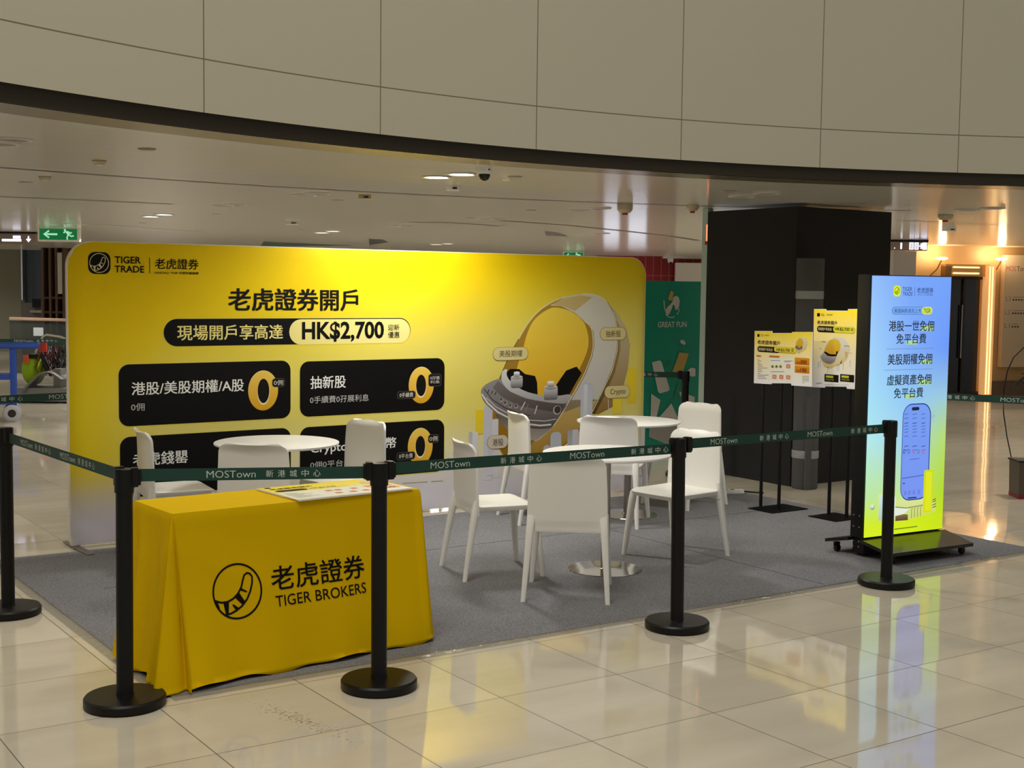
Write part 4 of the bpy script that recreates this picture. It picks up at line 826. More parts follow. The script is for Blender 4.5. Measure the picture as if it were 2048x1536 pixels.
def add_belt(root, p0, p1, words, sag=0.0, z0=.0, z1=.0, h=.052, gap=.07):
    # p0 -> p1 world points at belt centre height; owned by root
    a = Vector(p0); b = Vector(p1); d = b - a; L = math.hypot(d.x, d.y); ang = math.atan2(d.y, d.x)
    M = Matrix.Translation(a - root.location) @ Matrix.Rotation(ang, 4, 'Z')
    cz = lambda u: (b.z - a.z) * u / L - sag * 4 * (u/L) * (1-u/L)
    m = MB()
    def f(side):
        return lambda u, v: M @ Vector((gap + u*(L-2*gap), side*.0009, cz(gap+u*(L-2*gap)) + (v-.5)*h))
    m.grid(f(-1), 24, 1); m.grid(f(1), 24, 1)
    o = m.build('belt', belt_mat, root, smooth=0)
    for (t, u0, u1, hh) in words:
        if u0 < gap or u1 > L - gap: continue
        A = Art(0, fn=lambda u, v, off: M @ Vector((u, -.0016, cz(u) + v)))
        if t == 'M': A.text(0, u0, -hh/2, u1, hh/2, 'MOSTown', (206, 214, 205), -.006)
        else:
            n = 5; s = (u1-u0)/ (n + (n-1)*.62); 
            for i, ch in enumerate('新港城中心'):
                x = u0 + i*s*1.62; A.text(0, x, -hh/2, x+s, hh/2, ch, (206, 214, 205), .0)
        A.build('lettering', BELT_INK, o)
def pattern(start, L, step=.73, flip=False):
    out = []; u = start - step*2
    while u < L: out += [('M', u, u+.232, .030), ('C', u+.285, u+.545, .030)]; u += step
    return out
POSTS = [(-.244, 1.819), (-.201, .007), (.810, -.338), (2.603, -.260), (4.353, -.157)]
LEAN = [(0, 0), (0, .35), (0, -.25), (0, -.9), (0, -.35)]
LB = ['black belt stanchion standing left of the carpet, cut by the photo edge', 'black belt stanchion in front of the left corner of the yellow cloth table',
      'black belt stanchion in front of the right end of the yellow cloth table', 'black belt stanchion in front of the white bistro tables', 'black belt stanchion in front of the glowing blue advert display']
st_ = [make_stanchion(p, l, t) for p, l, t in zip(POSTS, LEAN, LB)]
def pt(i, z): return (POSTS[i][0], POSTS[i][1], z)
def an(i, j): return math.atan2(POSTS[j][1]-POSTS[i][1], POSTS[j][0]-POSTS[i][0])
for i in range(4): cassette(st_[i], an(i, i+1)); cassette(st_[i+1], an(i+1, i))
add_belt(st_[0], pt(0, 0.9440), pt(1, 0.9635), [('M', 0.293, 0.508, 0.03), ('C', 0.55, 0.809, 0.03), ('M', 0.958, 1.184, 0.03), ('C', 1.227, 1.458, 0.03)])
add_belt(st_[1], pt(1, 0.9650), pt(2, 0.9510), [('M', 0.336, 0.538, 0.03), ('C', 0.581, 0.811, 0.03), ('M', 0.986, 1.079, 0.03)])
add_belt(st_[2], pt(2, 0.9645), pt(3, 0.9405), [('M', 0.26, 0.472, 0.03), ('C', 0.646, 0.886, 0.03), ('M', 1.06, 1.275, 0.03), ('C', 1.452, 1.704, 0.03)])
add_belt(st_[3], pt(3, 0.9615), pt(4, 0.9470), [('M', 0.217, 0.419, 0.03), ('C', 0.596, 0.833, 0.03), ('M', 0.992, 1.206, 0.03), ('C', 1.375, 1.621, 0.03)])

# barriers behind the booth
def pair(pa, pb, la, lb, start, ga='distant belt stanchions'):
    a = make_stanchion(pa, label=la, group=ga); 
    b = make_stanchion(pb, label=lb, group=ga)
    ang = math.atan2(pb[1]-pa[1], pb[0]-pa[0]); cassette(a, ang); cassette(b, ang+math.pi)
    L = math.hypot(pb[0]-pa[0], pb[1]-pa[1]); add_belt(a, (pa[0], pa[1], .957), (pb[0], pb[1], .957), pattern(start, L))
pair((-.55, 3.83), (1.75, 4.17), 'black belt stanchion whose belt enters the left photo edge behind the yellow banner', 'black belt stanchion hidden behind the left part of the yellow banner', .38)
pair((4.75, 5.05), (6.33, 3.90), 'black belt stanchion hidden behind the right part of the yellow banner', 'black belt stanchion in front of the teal hoarding', 1.15)
pair((6.30, 1.55), (7.15, -.15), 'black belt stanchion hidden behind the glowing advert display', 'black belt stanchion just past the right photo edge', .15)
pair((1.55, 13.2), (3.9, 12.65), 'far black belt stanchion past the left photo edge beyond the blue cart', 'far black belt stanchion behind the yellow banner beyond the blue cart', .2)

# ================================================================ yellow fabric banner wall
BN = empty('fabric_banner', (.5112, 3.3548, 0), math.atan2(.1*1.065, 4.66*1.065), 'long yellow fabric pop-up banner wall with black offer boxes', 'banner')
BL, BH = 4.964, 2.025
def round_rect(x0, z0, x1, z1, rt, rb, n=10):
    pts = []
    for cx, cz, a, r in ((x1-rb, z0+rb, -90, rb), (x1-rt, z1-rt, 0, rt), (x0+rt, z1-rt, 90, rt), (x0+rb, z0+rb, 180, rb)):
        pts += [(cx + r*math.cos(R(a+i*90/n)), cz + r*math.sin(R(a+i*90/n))) for i in range(n+1)]
    return pts
XZ = Matrix.Rotation(R(90), 4, 'X')
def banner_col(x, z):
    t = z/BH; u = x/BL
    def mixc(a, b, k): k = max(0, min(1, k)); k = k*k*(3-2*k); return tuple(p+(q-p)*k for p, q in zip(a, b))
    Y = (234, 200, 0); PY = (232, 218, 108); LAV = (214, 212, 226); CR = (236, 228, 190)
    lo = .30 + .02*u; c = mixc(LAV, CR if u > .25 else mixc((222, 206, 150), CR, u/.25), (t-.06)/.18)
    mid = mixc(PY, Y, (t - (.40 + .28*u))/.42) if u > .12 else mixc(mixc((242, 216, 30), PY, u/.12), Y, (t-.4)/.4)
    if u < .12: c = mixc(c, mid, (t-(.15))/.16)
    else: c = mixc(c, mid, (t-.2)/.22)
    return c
# fabric sleeve: front face carries the graded print, the back is plain
bm_ = bmesh.new(); cl = bm_.loops.layers.float_color.new('Col')
out_ = round_rect(0, .02, BL, BH, .165, .03)
def edge_y(x, z):       # pillow-like roll at the rim
    return 0.0
NX, NZ = 90, 44; rt = .165
def col_range(x):
    top = BH
    for c0 in (rt, BL-rt):
        if (c0 == rt and x < rt) or (c0 != rt and x > BL-rt): top = BH-rt+math.sqrt(max(0, rt*rt-(x-c0)**2))
    return .02, top
rows = []
for i in range(NX+1):
    k = i/NX; x = BL*(k if k not in (0, 1) else k)
    if k < .06: x = BL*.06*(math.sin(k/.06*math.pi/2 - math.pi/2)+1) if k > 0 else 0
    if k > .94: x = BL - BL*.06*(math.sin((1-k)/.06*math.pi/2 - math.pi/2)+1)
    z0, z1 = col_range(x); col_ = []
    for j in range(NZ+1):
        z = z0+(z1-z0)*j/NZ
        e = min(x, BL-x, z1-z+.0, z-z0+.02); roll = -.018*math.exp(-((max(e, 0))/.02)**2)*-1
        wr = 0.0
        if z < .5 and x < .6: wr = .006*math.sin((x*.8+z)*28)*math.exp(-x/.22)*(1-z/.5)
        if z < .25: wr += .0025*math.sin(x*9)*(1-z/.25)
        col_.append(bm_.verts.new((x, roll + wr, z)))
    rows.append(col_)
for i in range(NX):
    for j in range(NZ):
        vs = [rows[i][j], rows[i+1][j], rows[i+1][j+1], rows[i][j+1]]
        try: f = bm_.faces.new(vs)
        except ValueError: continue
        f.smooth = True
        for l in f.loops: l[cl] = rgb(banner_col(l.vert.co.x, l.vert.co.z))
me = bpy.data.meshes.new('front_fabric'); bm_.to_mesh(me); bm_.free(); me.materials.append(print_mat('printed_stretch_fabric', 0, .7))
o = bpy.data.objects.new('front_fabric', me); COL.objects.link(o); o.parent = BN
b = MB(); b.prism(out_, -.055, -.016, XZ); b.build('back_fabric', mat('white_backing_fabric', (226, 222, 214), .8), BN)
b = MB(); b.tube([(.022, .035, .02), (.022, .035, BH-.2)], .012); b.tube([(.03, .035, .0), (.03, .035, .07)], .014); b.build('frame_tube', brushed, BN)
for x in (.02, BL*.5, BL-.05):
    b = MB(); b.box((x+.02, -.02, .012), (.05, .52, .008), bev=.003); b.box((x+.02, .03, .03), (.03, .03, .05)); b.build('foot', brushed, BN)
def bf(u, v, off): return Vector((u, -off, v))
Art(.0006, bf).run(ART['banner']).build('printed_graphics', print_mat('banner_ink', 0, .55), BN)

# ================================================================ yellow cloth-draped table
TB = empty('draped_table', (.069, .179, .008), R(3.6), 'low rectangular table draped to the floor in a yellow printed cloth', 'table')
TW, TD, TH = 1.287, .43, .747
yellow_cloth = mat('yellow_cloth', (220, 180, 0), .8, noise=(1.5, .03), bump=(700, .12), spec=.08)
def front_off(u):  # how far the front panel swings out at the hem
    return .165 - .06*(u)
def front_y(x, z):
    t = 1 - z/TH; u = x/TW; return -front_off(u)*t**1.6 - .008*t*math.sin(x*9+1.2) - .010*t*t*math.sin(x*17+.5)
def cloth():
    m = MB(); per = []
    # perimeter samples: (x, y, nx, ny, corner weight, corner phase)
    def seg(a, b, n, nrm):
        for i in range(n): k = i/n; per.append((a[0]+(b[0]-a[0])*k, a[1]+(b[1]-a[1])*k, nrm[0], nrm[1], None, 0))
    def cor(c, a0, w):
        for i in range(22): a = R(a0+90*i/22); per.append((c[0], c[1], math.cos(a), math.sin(a), w, i/22))
    seg((0, 0), (TW, 0), 60, (0, -1)); cor((TW, 0), -90, .35); seg((TW, 0), (TW, TD), 22, (1, 0)); cor((TW, TD), 0, .5)
    seg((TW, TD), (0, TD), 50, (0, 1)); cor((0, TD), 90, .6); seg((0, TD), (0, 0), 26, (-1, 0)); cor((0, 0), 180, 1.0)
    n = len(per); NV = 34
    def f(u, v):
        i = int(round(u*n)) % n; x, y, nx, ny, wgt, ph = per[i]; t = v
        z = TH*(1-t); rr = .006*min(1, t*30)
        if wgt is None:
            if ny < -.5: return (x, front_y(x, z) - rr, z + .0)
            if nx < -.5: off = .075*t**1.2 + .020*t*math.sin(y*26+.6)+.012*t*math.sin(y*47)
            elif nx > .5: off = .035*t + .006*t*math.sin(y*20)
            else: off = .05*t + .008*t*math.sin(x*12)
            return (x+nx*(off+rr), y+ny*(off+rr), z)
        if wgt == 1.0:   # front-left corner: cloth gathers into hanging pleats
            s0 = .075*t**1.2; s1 = front_off(0)*t**1.6
            base = s0 + (s1-s0)*ph
            fold = math.sin(ph*math.pi)*(.085*t**.8) + .046*t**.8*math.sin(ph*math.pi*5.0+.6)*max(0, math.sin(ph*math.pi))**1.1
            r = base+fold+rr; zz = z + (.0 if t < .98 else -.0)
            sag = .055*math.sin(ph*math.pi)*t
            return (x+nx*r + .095*t*math.sin(ph*math.pi)*(1 if ph > .5 else .3), y+ny*r, max(.004, zz - sag*(.2)))
        base = (.035 if x > 0 else .075)*t + .04*wgt*t*math.sin(ph*math.pi) + .008*t*math.sin(ph*math.pi*4)
        if x > 0 and y == 0: base = .035*t + (front_off(1)-.035)*t*(1-ph)
        return (x+nx*(base+rr), y+ny*(base+rr), z)
    def hem(u, v):
        p = f(u, v)
        if v > .999: i = int(round(u*n)) % n; return (p[0], p[1], .012+.010*math.sin(i*.21)+.006*math.sin(i*.53) if per[i][4] != 1.0 else .004)
        return p
    m.grid(hem, n, NV, closed=True)
    m.b.verts.ensure_lookup_table(); m.b.faces.new([m.b.verts[i] for i in range(n)][::-1])
    return m
cl_ = cloth().build('tablecloth', yellow_cloth, TB, smooth=70)
sol = cl_.modifiers.new('thickness', 'SOLIDIFY'); sol.thickness = .0015; sol.offset = -1
# printed emblem: map the flat print onto the hanging front panel
dx, dy = .085-.069, .105-.179
def cloth_map(u, v, off):
    a = math.atan2(.08, 1.295); wx = dx + u*math.cos(a); wy = dy + u*math.sin(a)
    c, s_ = math.cos(R(-3.6)), math.sin(R(-3.6)); lx = wx*c - wy*s_
    z = v - .008
    y = front_y(lx, z)
    return Vector((lx + 0.0, y - .0065 - off*.5, z))
Art(.002, cloth_map).run(ART['cloth']).build('printed_emblem', print_mat('cloth_ink', 0, .7), TB)
# laminated poster lying on the table
PB = empty('offer_board', (.642, .61, .7605), R(3.4), 'yellow and white offer board lying flat on the yellow cloth table', 'poster')
b = MB(); b.prism([(0, 0), (.634, 0), (.645, -.40), (.01, -.413)], -.003, .004); b.build('board', white_plastic, PB, smooth=20)
A = Art(0, fn=lambda u, v, off: Vector((u, v, .0045+off)))
A.poly(0, [(.005, -.408), (.64, -.395), (.63, -.005), (.004, -.005)], (238, 234, 214)); A.poly(1, [(.006, -.19), (.636, -.18), (.63, -.005), (.005, -.005)], (246, 216, 20), (240, 226, 120))
A.text(3, .03, -.10, .26, -.06, '老虎證券開戶', (30, 24, 10), .02); A.rrect(3, .03, -.17, .20, -.12, .025, (30, 24, 10)); A.rrect(3, .19, -.17, .42, -.12, .025, (240, 220, 80)); A.text(4, .215, -.16, .36, -.13, 'HK$2,700', (40, 30, 10), .02); A.rrect(3, .03, -.045, .06, -.015, .005, (30, 24, 10))
for x, y in ((.26, -.25), (.31, -.25), (.40, -.25), (.27, -.33), (.35, -.33), (.42, -.33)): A.rrect(3, x-.018, y-.018, x+.018, y+.018, .004, (214, 140, 100))
for i in range(7): A.stroke(3, [(.03, -.23-.022*i), (.10+.03*(i % 3), -.23-.022*i)], .004, (150, 146, 110))
A.rrect(3, .47, -.26, .62, -.205, .004, (230, 160, 60)); A.rrect(3, .47, -.335, .62, -.28, .004, (230, 160, 60)); A.text(4, .53, -.25, .60, -.215, '300', (110, 30, 20), .02); A.text(4, .53, -.325, .60, -.29, '100', (110, 30, 20), .02)
A.poly(3, [(.50, -.15), (.54, -.05), (.59, -.06), (.60, -.12), (.56, -.17)], (226, 214, 170), (214, 180, 90))
A.build('printed_offer', PRINT, PB)

# ================================================================ bistro tables and chairs
def make_table():
    r = empty('bistro_table', (0, 0, .008))
    MB().lathe([(0, 0), (.228, 0), (.232, .002), (.230, .006), (.12, .010), (.045, .014), (.04, .02), (0, .02)], 64).build('base_plate', steel, r)
    MB().lathe([(0, .012), (.028, .012), (.028, .70), (0, .70)], 32).build('pole', brushed, r)
    MB().lathe([(0, .695), (.11, .695), (.12, .702), (.12, .716), (0, .716)], 32).build('top_bracket', brushed, r)
    MB().lathe([(0, .716), (.385, .716), (.398, .721), (.40, .727), (.399, .732), (.395, .734), (0, .734)], 72).build('table_top', white_top, r)
    return r
def make_chair():
    r = empty('cafe_chair', (0, 0, .008))
    # seat: softly dished slab with a rolled front edge
    def top(u, v):
        x = (u-.5)*2; y = v
        wd = .222 - .008*v; X = wd*x; Y = -.175+.410*y
        cr = .045
        dxe = abs(X) - (wd-cr); dye = max(Y-(.235-cr), -Y-.175+cr)
        if dxe > 0 and dye > 0:
            q = math.hypot(dxe, dye)
            if q > cr: k = cr/q; X = math.copysign(wd-cr+dxe*k, X); Y = (.235-cr+dye*k) if Y > 0 else (-.175+cr-dye*k)
        z = .444 - .010*math.exp(-((X/.15)**2+((Y-.0)/.15)**2)) - .016*max(0, (Y-.17)/.06)**2
        e = max(0, (abs(X)-(wd-.02))/.02); z -= .006*e*e
        return (X, Y, z)
    m = MB(); m.grid(top, 28, 28)
    low = [v.co.copy() for v in m.b.verts]
    o = m.build('seat', white_plastic, r, smooth=60)
    s = o.modifiers.new('thickness', 'SOLIDIFY'); s.thickness = .030; s.offset = 1 if False else -1
    s2 = o.modifiers.new('round', 'BEVEL'); s2.width = .008; s2.segments = 3; s2.limit_method = 'ANGLE'; s2.angle_limit = R(50)
    # back shell from skirt to lip
    H0, H1 = .385, .812
    def back(u, v):
        x = (u-.5)*2; z = H0+(H1-H0)*v; w_ = .226 - .018*v + .004*math.sin(v*3)
        rr = .055; h = H1 - z
        if h < rr: w_ -= rr - math.sqrt(max(0, rr*rr-(rr-h)**2))
        y = -.178 - .012*v - .016*v*v - .022*max(0, (v-.86)/.14)**2 + .026*(x*x)*(.25+.75*v)
        if z < .43: y += .004
        return (w_*x, y, z)
    m = MB(); 
    def bk(u, v): return back(u, 1-(1-v)**1.5)
    m.grid(bk, 26, 34); o = m.build('backrest', white_plastic, r, smooth=60)
    s = o.modifiers.new('thickness', 'SOLIDIFY'); s.thickness = .017; s.offset = 0
    s2 = o.modifiers.new('round', 'BEVEL'); s2.width = .006; s2.segments = 3; s2.limit_method = 'ANGLE'; s2.angle_limit = R(50)
    # legs, tapered and splayed, flowing out of the shell
    def leg(tx, ty, bx, by, zt, w0, d0, curve=0.0):
        m = MB(); secs = []
        for i in range(9):
            k = i/8; z = zt*(1-k); x = tx+(bx-tx)*k; y = ty+(by-ty)*k + curve*math.sin(k*math.pi)
            hw = (w0*(1-k)+.026*k)/2; hd = (d0*(1-k)+.024*k)/2 * min(1, .38+k*4.5); c = .3
            secs.append([m.b.verts.new((x+sx*hw*a, y+sy*hd*b_, z)) for sx, sy, a, b_ in ((-1, -1, 1, 1-c), (-1, -1, 1-c, 1), (1, -1, 1-c, 1), (1, -1, 1, 1-c), (1, 1, 1, 1-c), (1, 1, 1-c, 1), (-1, 1, 1-c, 1), (-1, 1, 1, 1-c))])
        for a, b_ in zip(secs, secs[1:]):
            for i in range(8): m.b.faces.new((a[i], a[(i+1) % 8], b_[(i+1) % 8], b_[i]))
        m.b.faces.new(secs[0]); m.b.faces.new(list(reversed(secs[-1])))
        return m.build('leg', white_plastic, r, smooth=50)
    for sx in (-1, 1):
        leg(sx*.196, .206, sx*.232, .250, .424, .048, .042)
        leg(sx*.2015, -.168, sx*.236, -.250, .490, .046, .044)
    return r
t0 = make_table(); c0 = make_chair()
TABLES = [((1.59, 2.50), 'round white bistro table nearest the left half of the banner'),
          ((3.145, 1.035), 'round white bistro table nearest the camera, steel disc foot in view'),
          ((4.52, 2.51), 'round white bistro table in front of the teal hoarding')]
for i, ((x, y), lb) in enumerate(TABLES):
    t = t0 if i == 0 else copy_tree(t0)
    t.location = (x, y, .008); tag(t, lb, 'table', 'white bistro tables')
CH = [((1.02, 2.84), -7, 'white cafe chair seen edge-on at the left of the left bistro table'),
      ((1.29, 2.02), 48, 'white cafe chair with its back to us in front of the left bistro table'),
      ((2.179, 2.696), 190, 'white cafe chair at the right of the left bistro table, covering the Crypto text'),
      ((2.51, 1.36), -14, 'white cafe chair at the left of the nearest bistro table'),
      ((2.567, .643), 50, 'white cafe chair closest to the camera, its back covering the nearest table'),
      ((3.815, 1.135), 188, 'white cafe chair behind the fourth stanchion, right of the nearest table'),
      ((3.83, 2.71), -14, 'white cafe chair standing over the saucer picture, left of the right-hand table'),
      ((4.227, 2.327), 40, 'white cafe chair with its back to us in front of the right-hand table'),
      ((5.25, 2.67), 190, 'white cafe chair beside the black pillar, right of the right-hand table')]
for i, ((x, y), a, lb) in enumerate(CH):
    c = c0 if i == 0 else copy_tree(c0)
    c.location = (x, y, .008); c.rotation_euler = (0, 0, R(a-90)); tag(c, lb, 'chair', 'white cafe chairs')

# ================================================================ backlit advert display on a wheeled stand
LBX = empty('advert_display', (4.817, .424, .008), math.atan2(-.044, .743), 'freestanding backlit advert display with a glowing blue and lime screen', 'display')
WL, ZB, ZT = .744, .135, 1.852
b = MB(); b.box((WL/2, .06, (ZB+ZT)/2), (WL+.012, .11, ZT-ZB+.012), bev=.004); b.build('cabinet', black_metal, LBX)
def lb_col(u, v):
    rows = [(1.0, (150, 195, 255), (122, 168, 255), (118, 166, 255)), (.72, (165, 215, 255), (132, 178, 255), (108, 156, 255)), (.53, (168, 228, 250), (150, 204, 250), (160, 206, 225)),
            (.38, (182, 238, 240), (165, 215, 245), (186, 226, 120)), (.15, (192, 236, 160), (200, 236, 150), (184, 224, 40)), (.05, (214, 242, 50), (214, 240, 30), (204, 232, 20)), (0, (222, 246, 30), (220, 244, 20), (206, 234, 16))]
    for a, b_ in zip(rows, rows[1:]):
        if v >= b_[0]:
            k = (a[0]-v)/(a[0]-b_[0]); c = [tuple(p+(q-p)*k for p, q in zip(a[i], b_[i])) for i in (1, 2, 3)]; break
    if u < .5: k = u*2; return tuple(p+(q-p)*k for p, q in zip(c[0], c[1]))
    k = u*2-1; return tuple(p+(q-p)*k for p, q in zip(c[1], c[2]))
bm_ = bmesh.new(); cl = bm_.loops.layers.float_color.new('Col'); gv = [[bm_.verts.new((WL*i/12, -.0015, ZB+(ZT-ZB)*j/40)) for i in range(13)] for j in range(41)]
for j in range(40):
    for i in range(12):
        f = bm_.faces.new((gv[j][i], gv[j][i+1], gv[j+1][i+1], gv[j+1][i]))
        for l in f.loops: l[cl] = rgb(lb_col(l.vert.co.x/WL, (l.vert.co.z-ZB)/(ZT-ZB)))
me = bpy.data.meshes.new('screen'); bm_.to_mesh(me); bm_.free(); me.materials.append(PRINT_LIT); o = bpy.data.objects.new('screen', me); COL.objects.link(o); o.parent = LBX
Art(.0018, fn=lambda u, v, off: Vector((u, -off, v-.008))).run(ART['light']).build('screen_graphics', PRINT_LIT, LBX)
satin = mat('satin_black_plate', (26, 25, 23), .22)
for sgn, y0 in ((-1, 0.0), (1, .11)):
    m = MB(); ye = y0+sgn*(.285 if sgn < 0 else .19)
    P_ = [(-.03, y0, .125), (WL+.03, y0, .125), (WL-.02, ye, .085), (-.05, ye, .085)]
    tp = [m.b.verts.new(p) for p in P_]; bt = [m.b.verts.new((p[0], p[1], p[2]-.022)) for p in P_]
    m.b.faces.new(tp); m.b.faces.new(bt[::-1])
    for i in range(4): m.b.faces.new((tp[i], bt[i], bt[(i+1) % 4], tp[(i+1) % 4]))
    m.build('base_plate', satin, LBX, smooth=20)
b = MB(); b.box((WL/2, .06, .075), (WL*.96, .10, .10)); b.build('base_beam', black_metal, LBX)
rubber = mat('black_rubber', (18, 18, 18), .6)
for cx, cy in ((.03, -.22), (WL-.06, -.22), (.0, .24), (WL-.06, .24)):
    b = MB(); b.box((cx, cy, .064), (.034, .03, .008)); b.box((cx, cy-.014, .04), (.026, .004, .045)); b.box((cx, cy+.014, .04), (.026, .004, .045))
    c_ = b.build('caster', black_metal, LBX)
    b = MB(); b.lathe([(0, -.010), (.020, -.010), (.026, -.006), (.026, .006), (.020, .010), (0, .010)], 24)
    for v in b.b.verts: v.co = Vector((cx+v.co.x+.006, cy+v.co.z, .027+v.co.y))
    b.build('wheel', rubber, c_)
for z in (.07, .105, .20, .275):
    for y in (.035, .085):
        b = MB(); b.lathe([(0, 0), (.006, 0), (.005, .003), (0, .004)], 12)
        for v in b.b.verts: v.co = Vector((-.0065-v.co.z, y+v.co.x, z+v.co.y))
        b.build('bolt', steel, LBX)

# ================================================================ poster boards on twin-rod stands
def poster_stand(name, X, y0, y1, outline, art, base, rods, label, top):
    r = empty(name, (X, y0, .008), R(-90), label, 'poster stand', 'yellow poster boards on rod stands')
    b = MB(); b.prism([(p[0], p[1]-.008) for p in outline], -.006, 0, XZ); b.build('board', white_plastic, r, smooth=20)
    A = Art(.0004, fn=lambda u, v, off: Vector((u, -off-.006 + .006, v-.008)))
    cx = [p[0] for p in outline]; z0 = min(p[1] for p in outline); z1 = max(p[1] for p in outline)
    A.poly(0, [(p[0]*.992+.004*max(cx)*.9, (p[1]-(z0+z1)/2)*.988+(z0+z1)/2) for p in outline], (255, 226, 0), (242, 242, 250))
    A.run(art); A.build('printed_offer', PRINT, r)
    # the grading of the print: yellow top fading to white
    for ry in rods: MB().tube([(ry, .016, .004), (ry, .016, top)], .014, 12).build('rod', black_metal, r)
    b = MB(); b.box((base[0], base[1], .004), (base[2], base[3], .008), bev=.002); b.build('base_plate', black_metal, r)
    return r
# rods and base are given in the stand's own frame: x runs towards the camera side, y away from the board
poster_stand('poster_stand', 5.6765, 2.3526, 1.7178, [[0.0073, 1.4279], [0.1999, 1.4341], [0.2005, 1.4182], [0.4165, 1.4259], [0.4162, 1.4337], [0.6296, 1.4412], [0.6392, 1.019], [0.4267, 1.0152], [0.4208, 1.0305], [0.2103, 1.0182], [0.2078, 1.0101], [0.0135, 1.0053]], ART['wide'], (.26, .06, .27, .40), (.11, .31), 'wide yellow poster board on black twin-rod stand, lower of the two', 1.40)
poster_stand('poster_stand', 5.8575, 1.8829, 1.4207, [[0.0, 1.6144], [0.122, 1.6169], [0.1245, 1.6053], [0.3458, 1.6082], [0.3453, 1.6215], [0.4606, 1.6239], [0.4581, 1.0134], [0.3578, 1.012], [0.3542, 1.0271], [0.1359, 1.0138], [0.1358, 1.0041], [0.0081, 0.9994]], ART['tall'], (.30, -.02, .28, .30), (.20, .38), 'tall yellow poster board on black twin-rod stand, nearer the glowing display', 1.58)

# ================================================================ rolled carpet taped to the pillar
RC = empty('carpet_roll', (6.800, 2.815, 0), 0, 'rolled grey carpet standing upright against the black pillar', 'carpet roll')
felt = mat('dark_felt', (84, 84, 86), .95, noise=(40, .12), bump=(300, .4))
b = MB(); b.lathe([(0, 0), (.108, 0), (.114, .01), (.112, .5), (.117, 1.2), (.122, 2.03), (.121, 2.04), (.05, 2.04), (.05, 2.0), (0, 2.0)], 40); b.build('felt', felt, RC)
tape = mat('silver_tape', (176, 178, 180), .25, bump=(30, .8), alpha=.75)
for z in (.31, 1.72): MB().lathe([(.1175 if z < 1 else .1215, z-.035), (.1195 if z < 1 else .1235, z-.03), (.1195 if z < 1 else .1235, z+.03), (.1175 if z < 1 else .1215, z+.035)], 40).build('tape_band', tape, RC)
b = MB(); b.box((-.085, -.115, .42), (.07, .014, .82), bev=.004); b.build('loose_flap', felt, RC)

# power strip and cable behind the right-hand table
PS = empty('power_strip', (*(5.936, 2.867), 0.008), R(-20), 'white power strip on the carpet edge near the black pillar', 'power strip')
b = MB(); b.box((0, 0, .02), (.26, .055, .035), bev=.006); b.build('casing', white_plastic, PS)
for x in (-.09, -.03, .03): MB().lathe([(0, .0375), (.016, .0375), (.016, .039), (0, .039)], 16, (x, 0, 0)).build('socket', black_metal, PS)
b = MB(); b.tube([(-.13, 0, .02), (-.2, .05, .015), (-.22, .16, .012), (-.12, .24, .03), (.0, .2, .05), (-.02, .1, .045)], .006); b.tube([(.13, 0, .02), (.2, -.01, .012), (.3, -.05, .008)], .008); b.build('cable', rubber, PS)

# ================================================================ ceiling fittings
lamp_on = mat('lamp_diffuser', (255, 255, 250), .4, emit=(255, 252, 244), strength=14.0)
lamp_off = mat('unlit_lens', (112, 108, 102), .3)
ring_m = mat('lamp_ring', (206, 202, 196), .4)
def make_downlight(on):
    r = empty('downlight', (0, 0, CZ))
    MB().lathe([(.085, .004), (.108, .002), (.112, -.004), (.108, -.009), (.088, -.010), (.084, -.003)], 40).build('ring', ring_m, r)
    MB().lathe([(0, -.004), (.086, -.004), (.086, -.001), (0, -.001)], 40).build('lens', lamp_on if on else lamp_off, r)
    return r
dl_on = make_downlight(True); dl_off = make_downlight(False)
ON = [(2.941, 2.781), (2.942, 2.446), (3.274, 9.856), (3.233, 9.293), (6.753, 12.503), (6.626, 11.865), (10.669, 15.754), (10.579, 15.194)]
WH = ['left lamp of the lit pair beside the dome camera', 'right lamp of the lit pair beside the dome camera', 'left lamp of the lit pair right of the green exit sign', 'right lamp of the lit pair right of the green exit sign',
      'left lamp of the small lit pair above the banner middle', 'right lamp of the small lit pair above the banner middle', 'left lamp of the farthest lit pair, touching the banner top', 'right lamp of the farthest lit pair, touching the banner top']
for i, (p, t) in enumerate(zip(ON, WH)):
    o = dl_on if i == 0 else copy_tree(dl_on)
    o.location = (p[0], p[1], CZ); tag(o, 'lit round ceiling downlight, ' + t, 'ceiling light', 'lit downlights')
OFF = [((-0.086, 2.522), 'left lamp of the unlit pair at the left photo edge'), ((-0.083, 2.256), 'right lamp of the unlit pair at the left photo edge'),
       ((3.116, 7.219), 'left lamp of the unlit pair past the exit sign lamps'), ((3.114, 6.891), 'right lamp of the unlit pair past the exit sign lamps'),
       ((3.055, 5.218), 'left lamp of the unlit pair next to the square sensor'), ((3.033, 4.905), 'right lamp of the unlit pair next to the square sensor'),
       ((6.431, 9.745), 'left lamp of the small unlit pair over the banner'), ((6.501, 9.462), 'right lamp of the small unlit pair over the banner'),
       ((6.313, 7.353), 'left lamp of the unlit pair right of the small one'), ((6.372, 7.132), 'right lamp of the unlit pair right of the small one'),
       ((6.071, 5.257), 'left lamp of the unlit pair beside the hanging detector'), ((6.019, 4.841), 'right lamp of the unlit pair beside the hanging detector'),
       ((5.875, 2.740), 'left lamp of the unlit pair above the black pillar'), ((5.776, 2.353), 'right lamp of the unlit pair above the black pillar'),
       ((8.588, 2.548), 'left lamp of the unlit pair above the lobby'), ((8.558, 2.249), 'right lamp of the unlit pair above the lobby'),
       ((9.805, 10.054), 'left lamp of the far unlit pair by the white streaks'), ((9.645, 9.435), 'right lamp of the far unlit pair by the white streaks')]
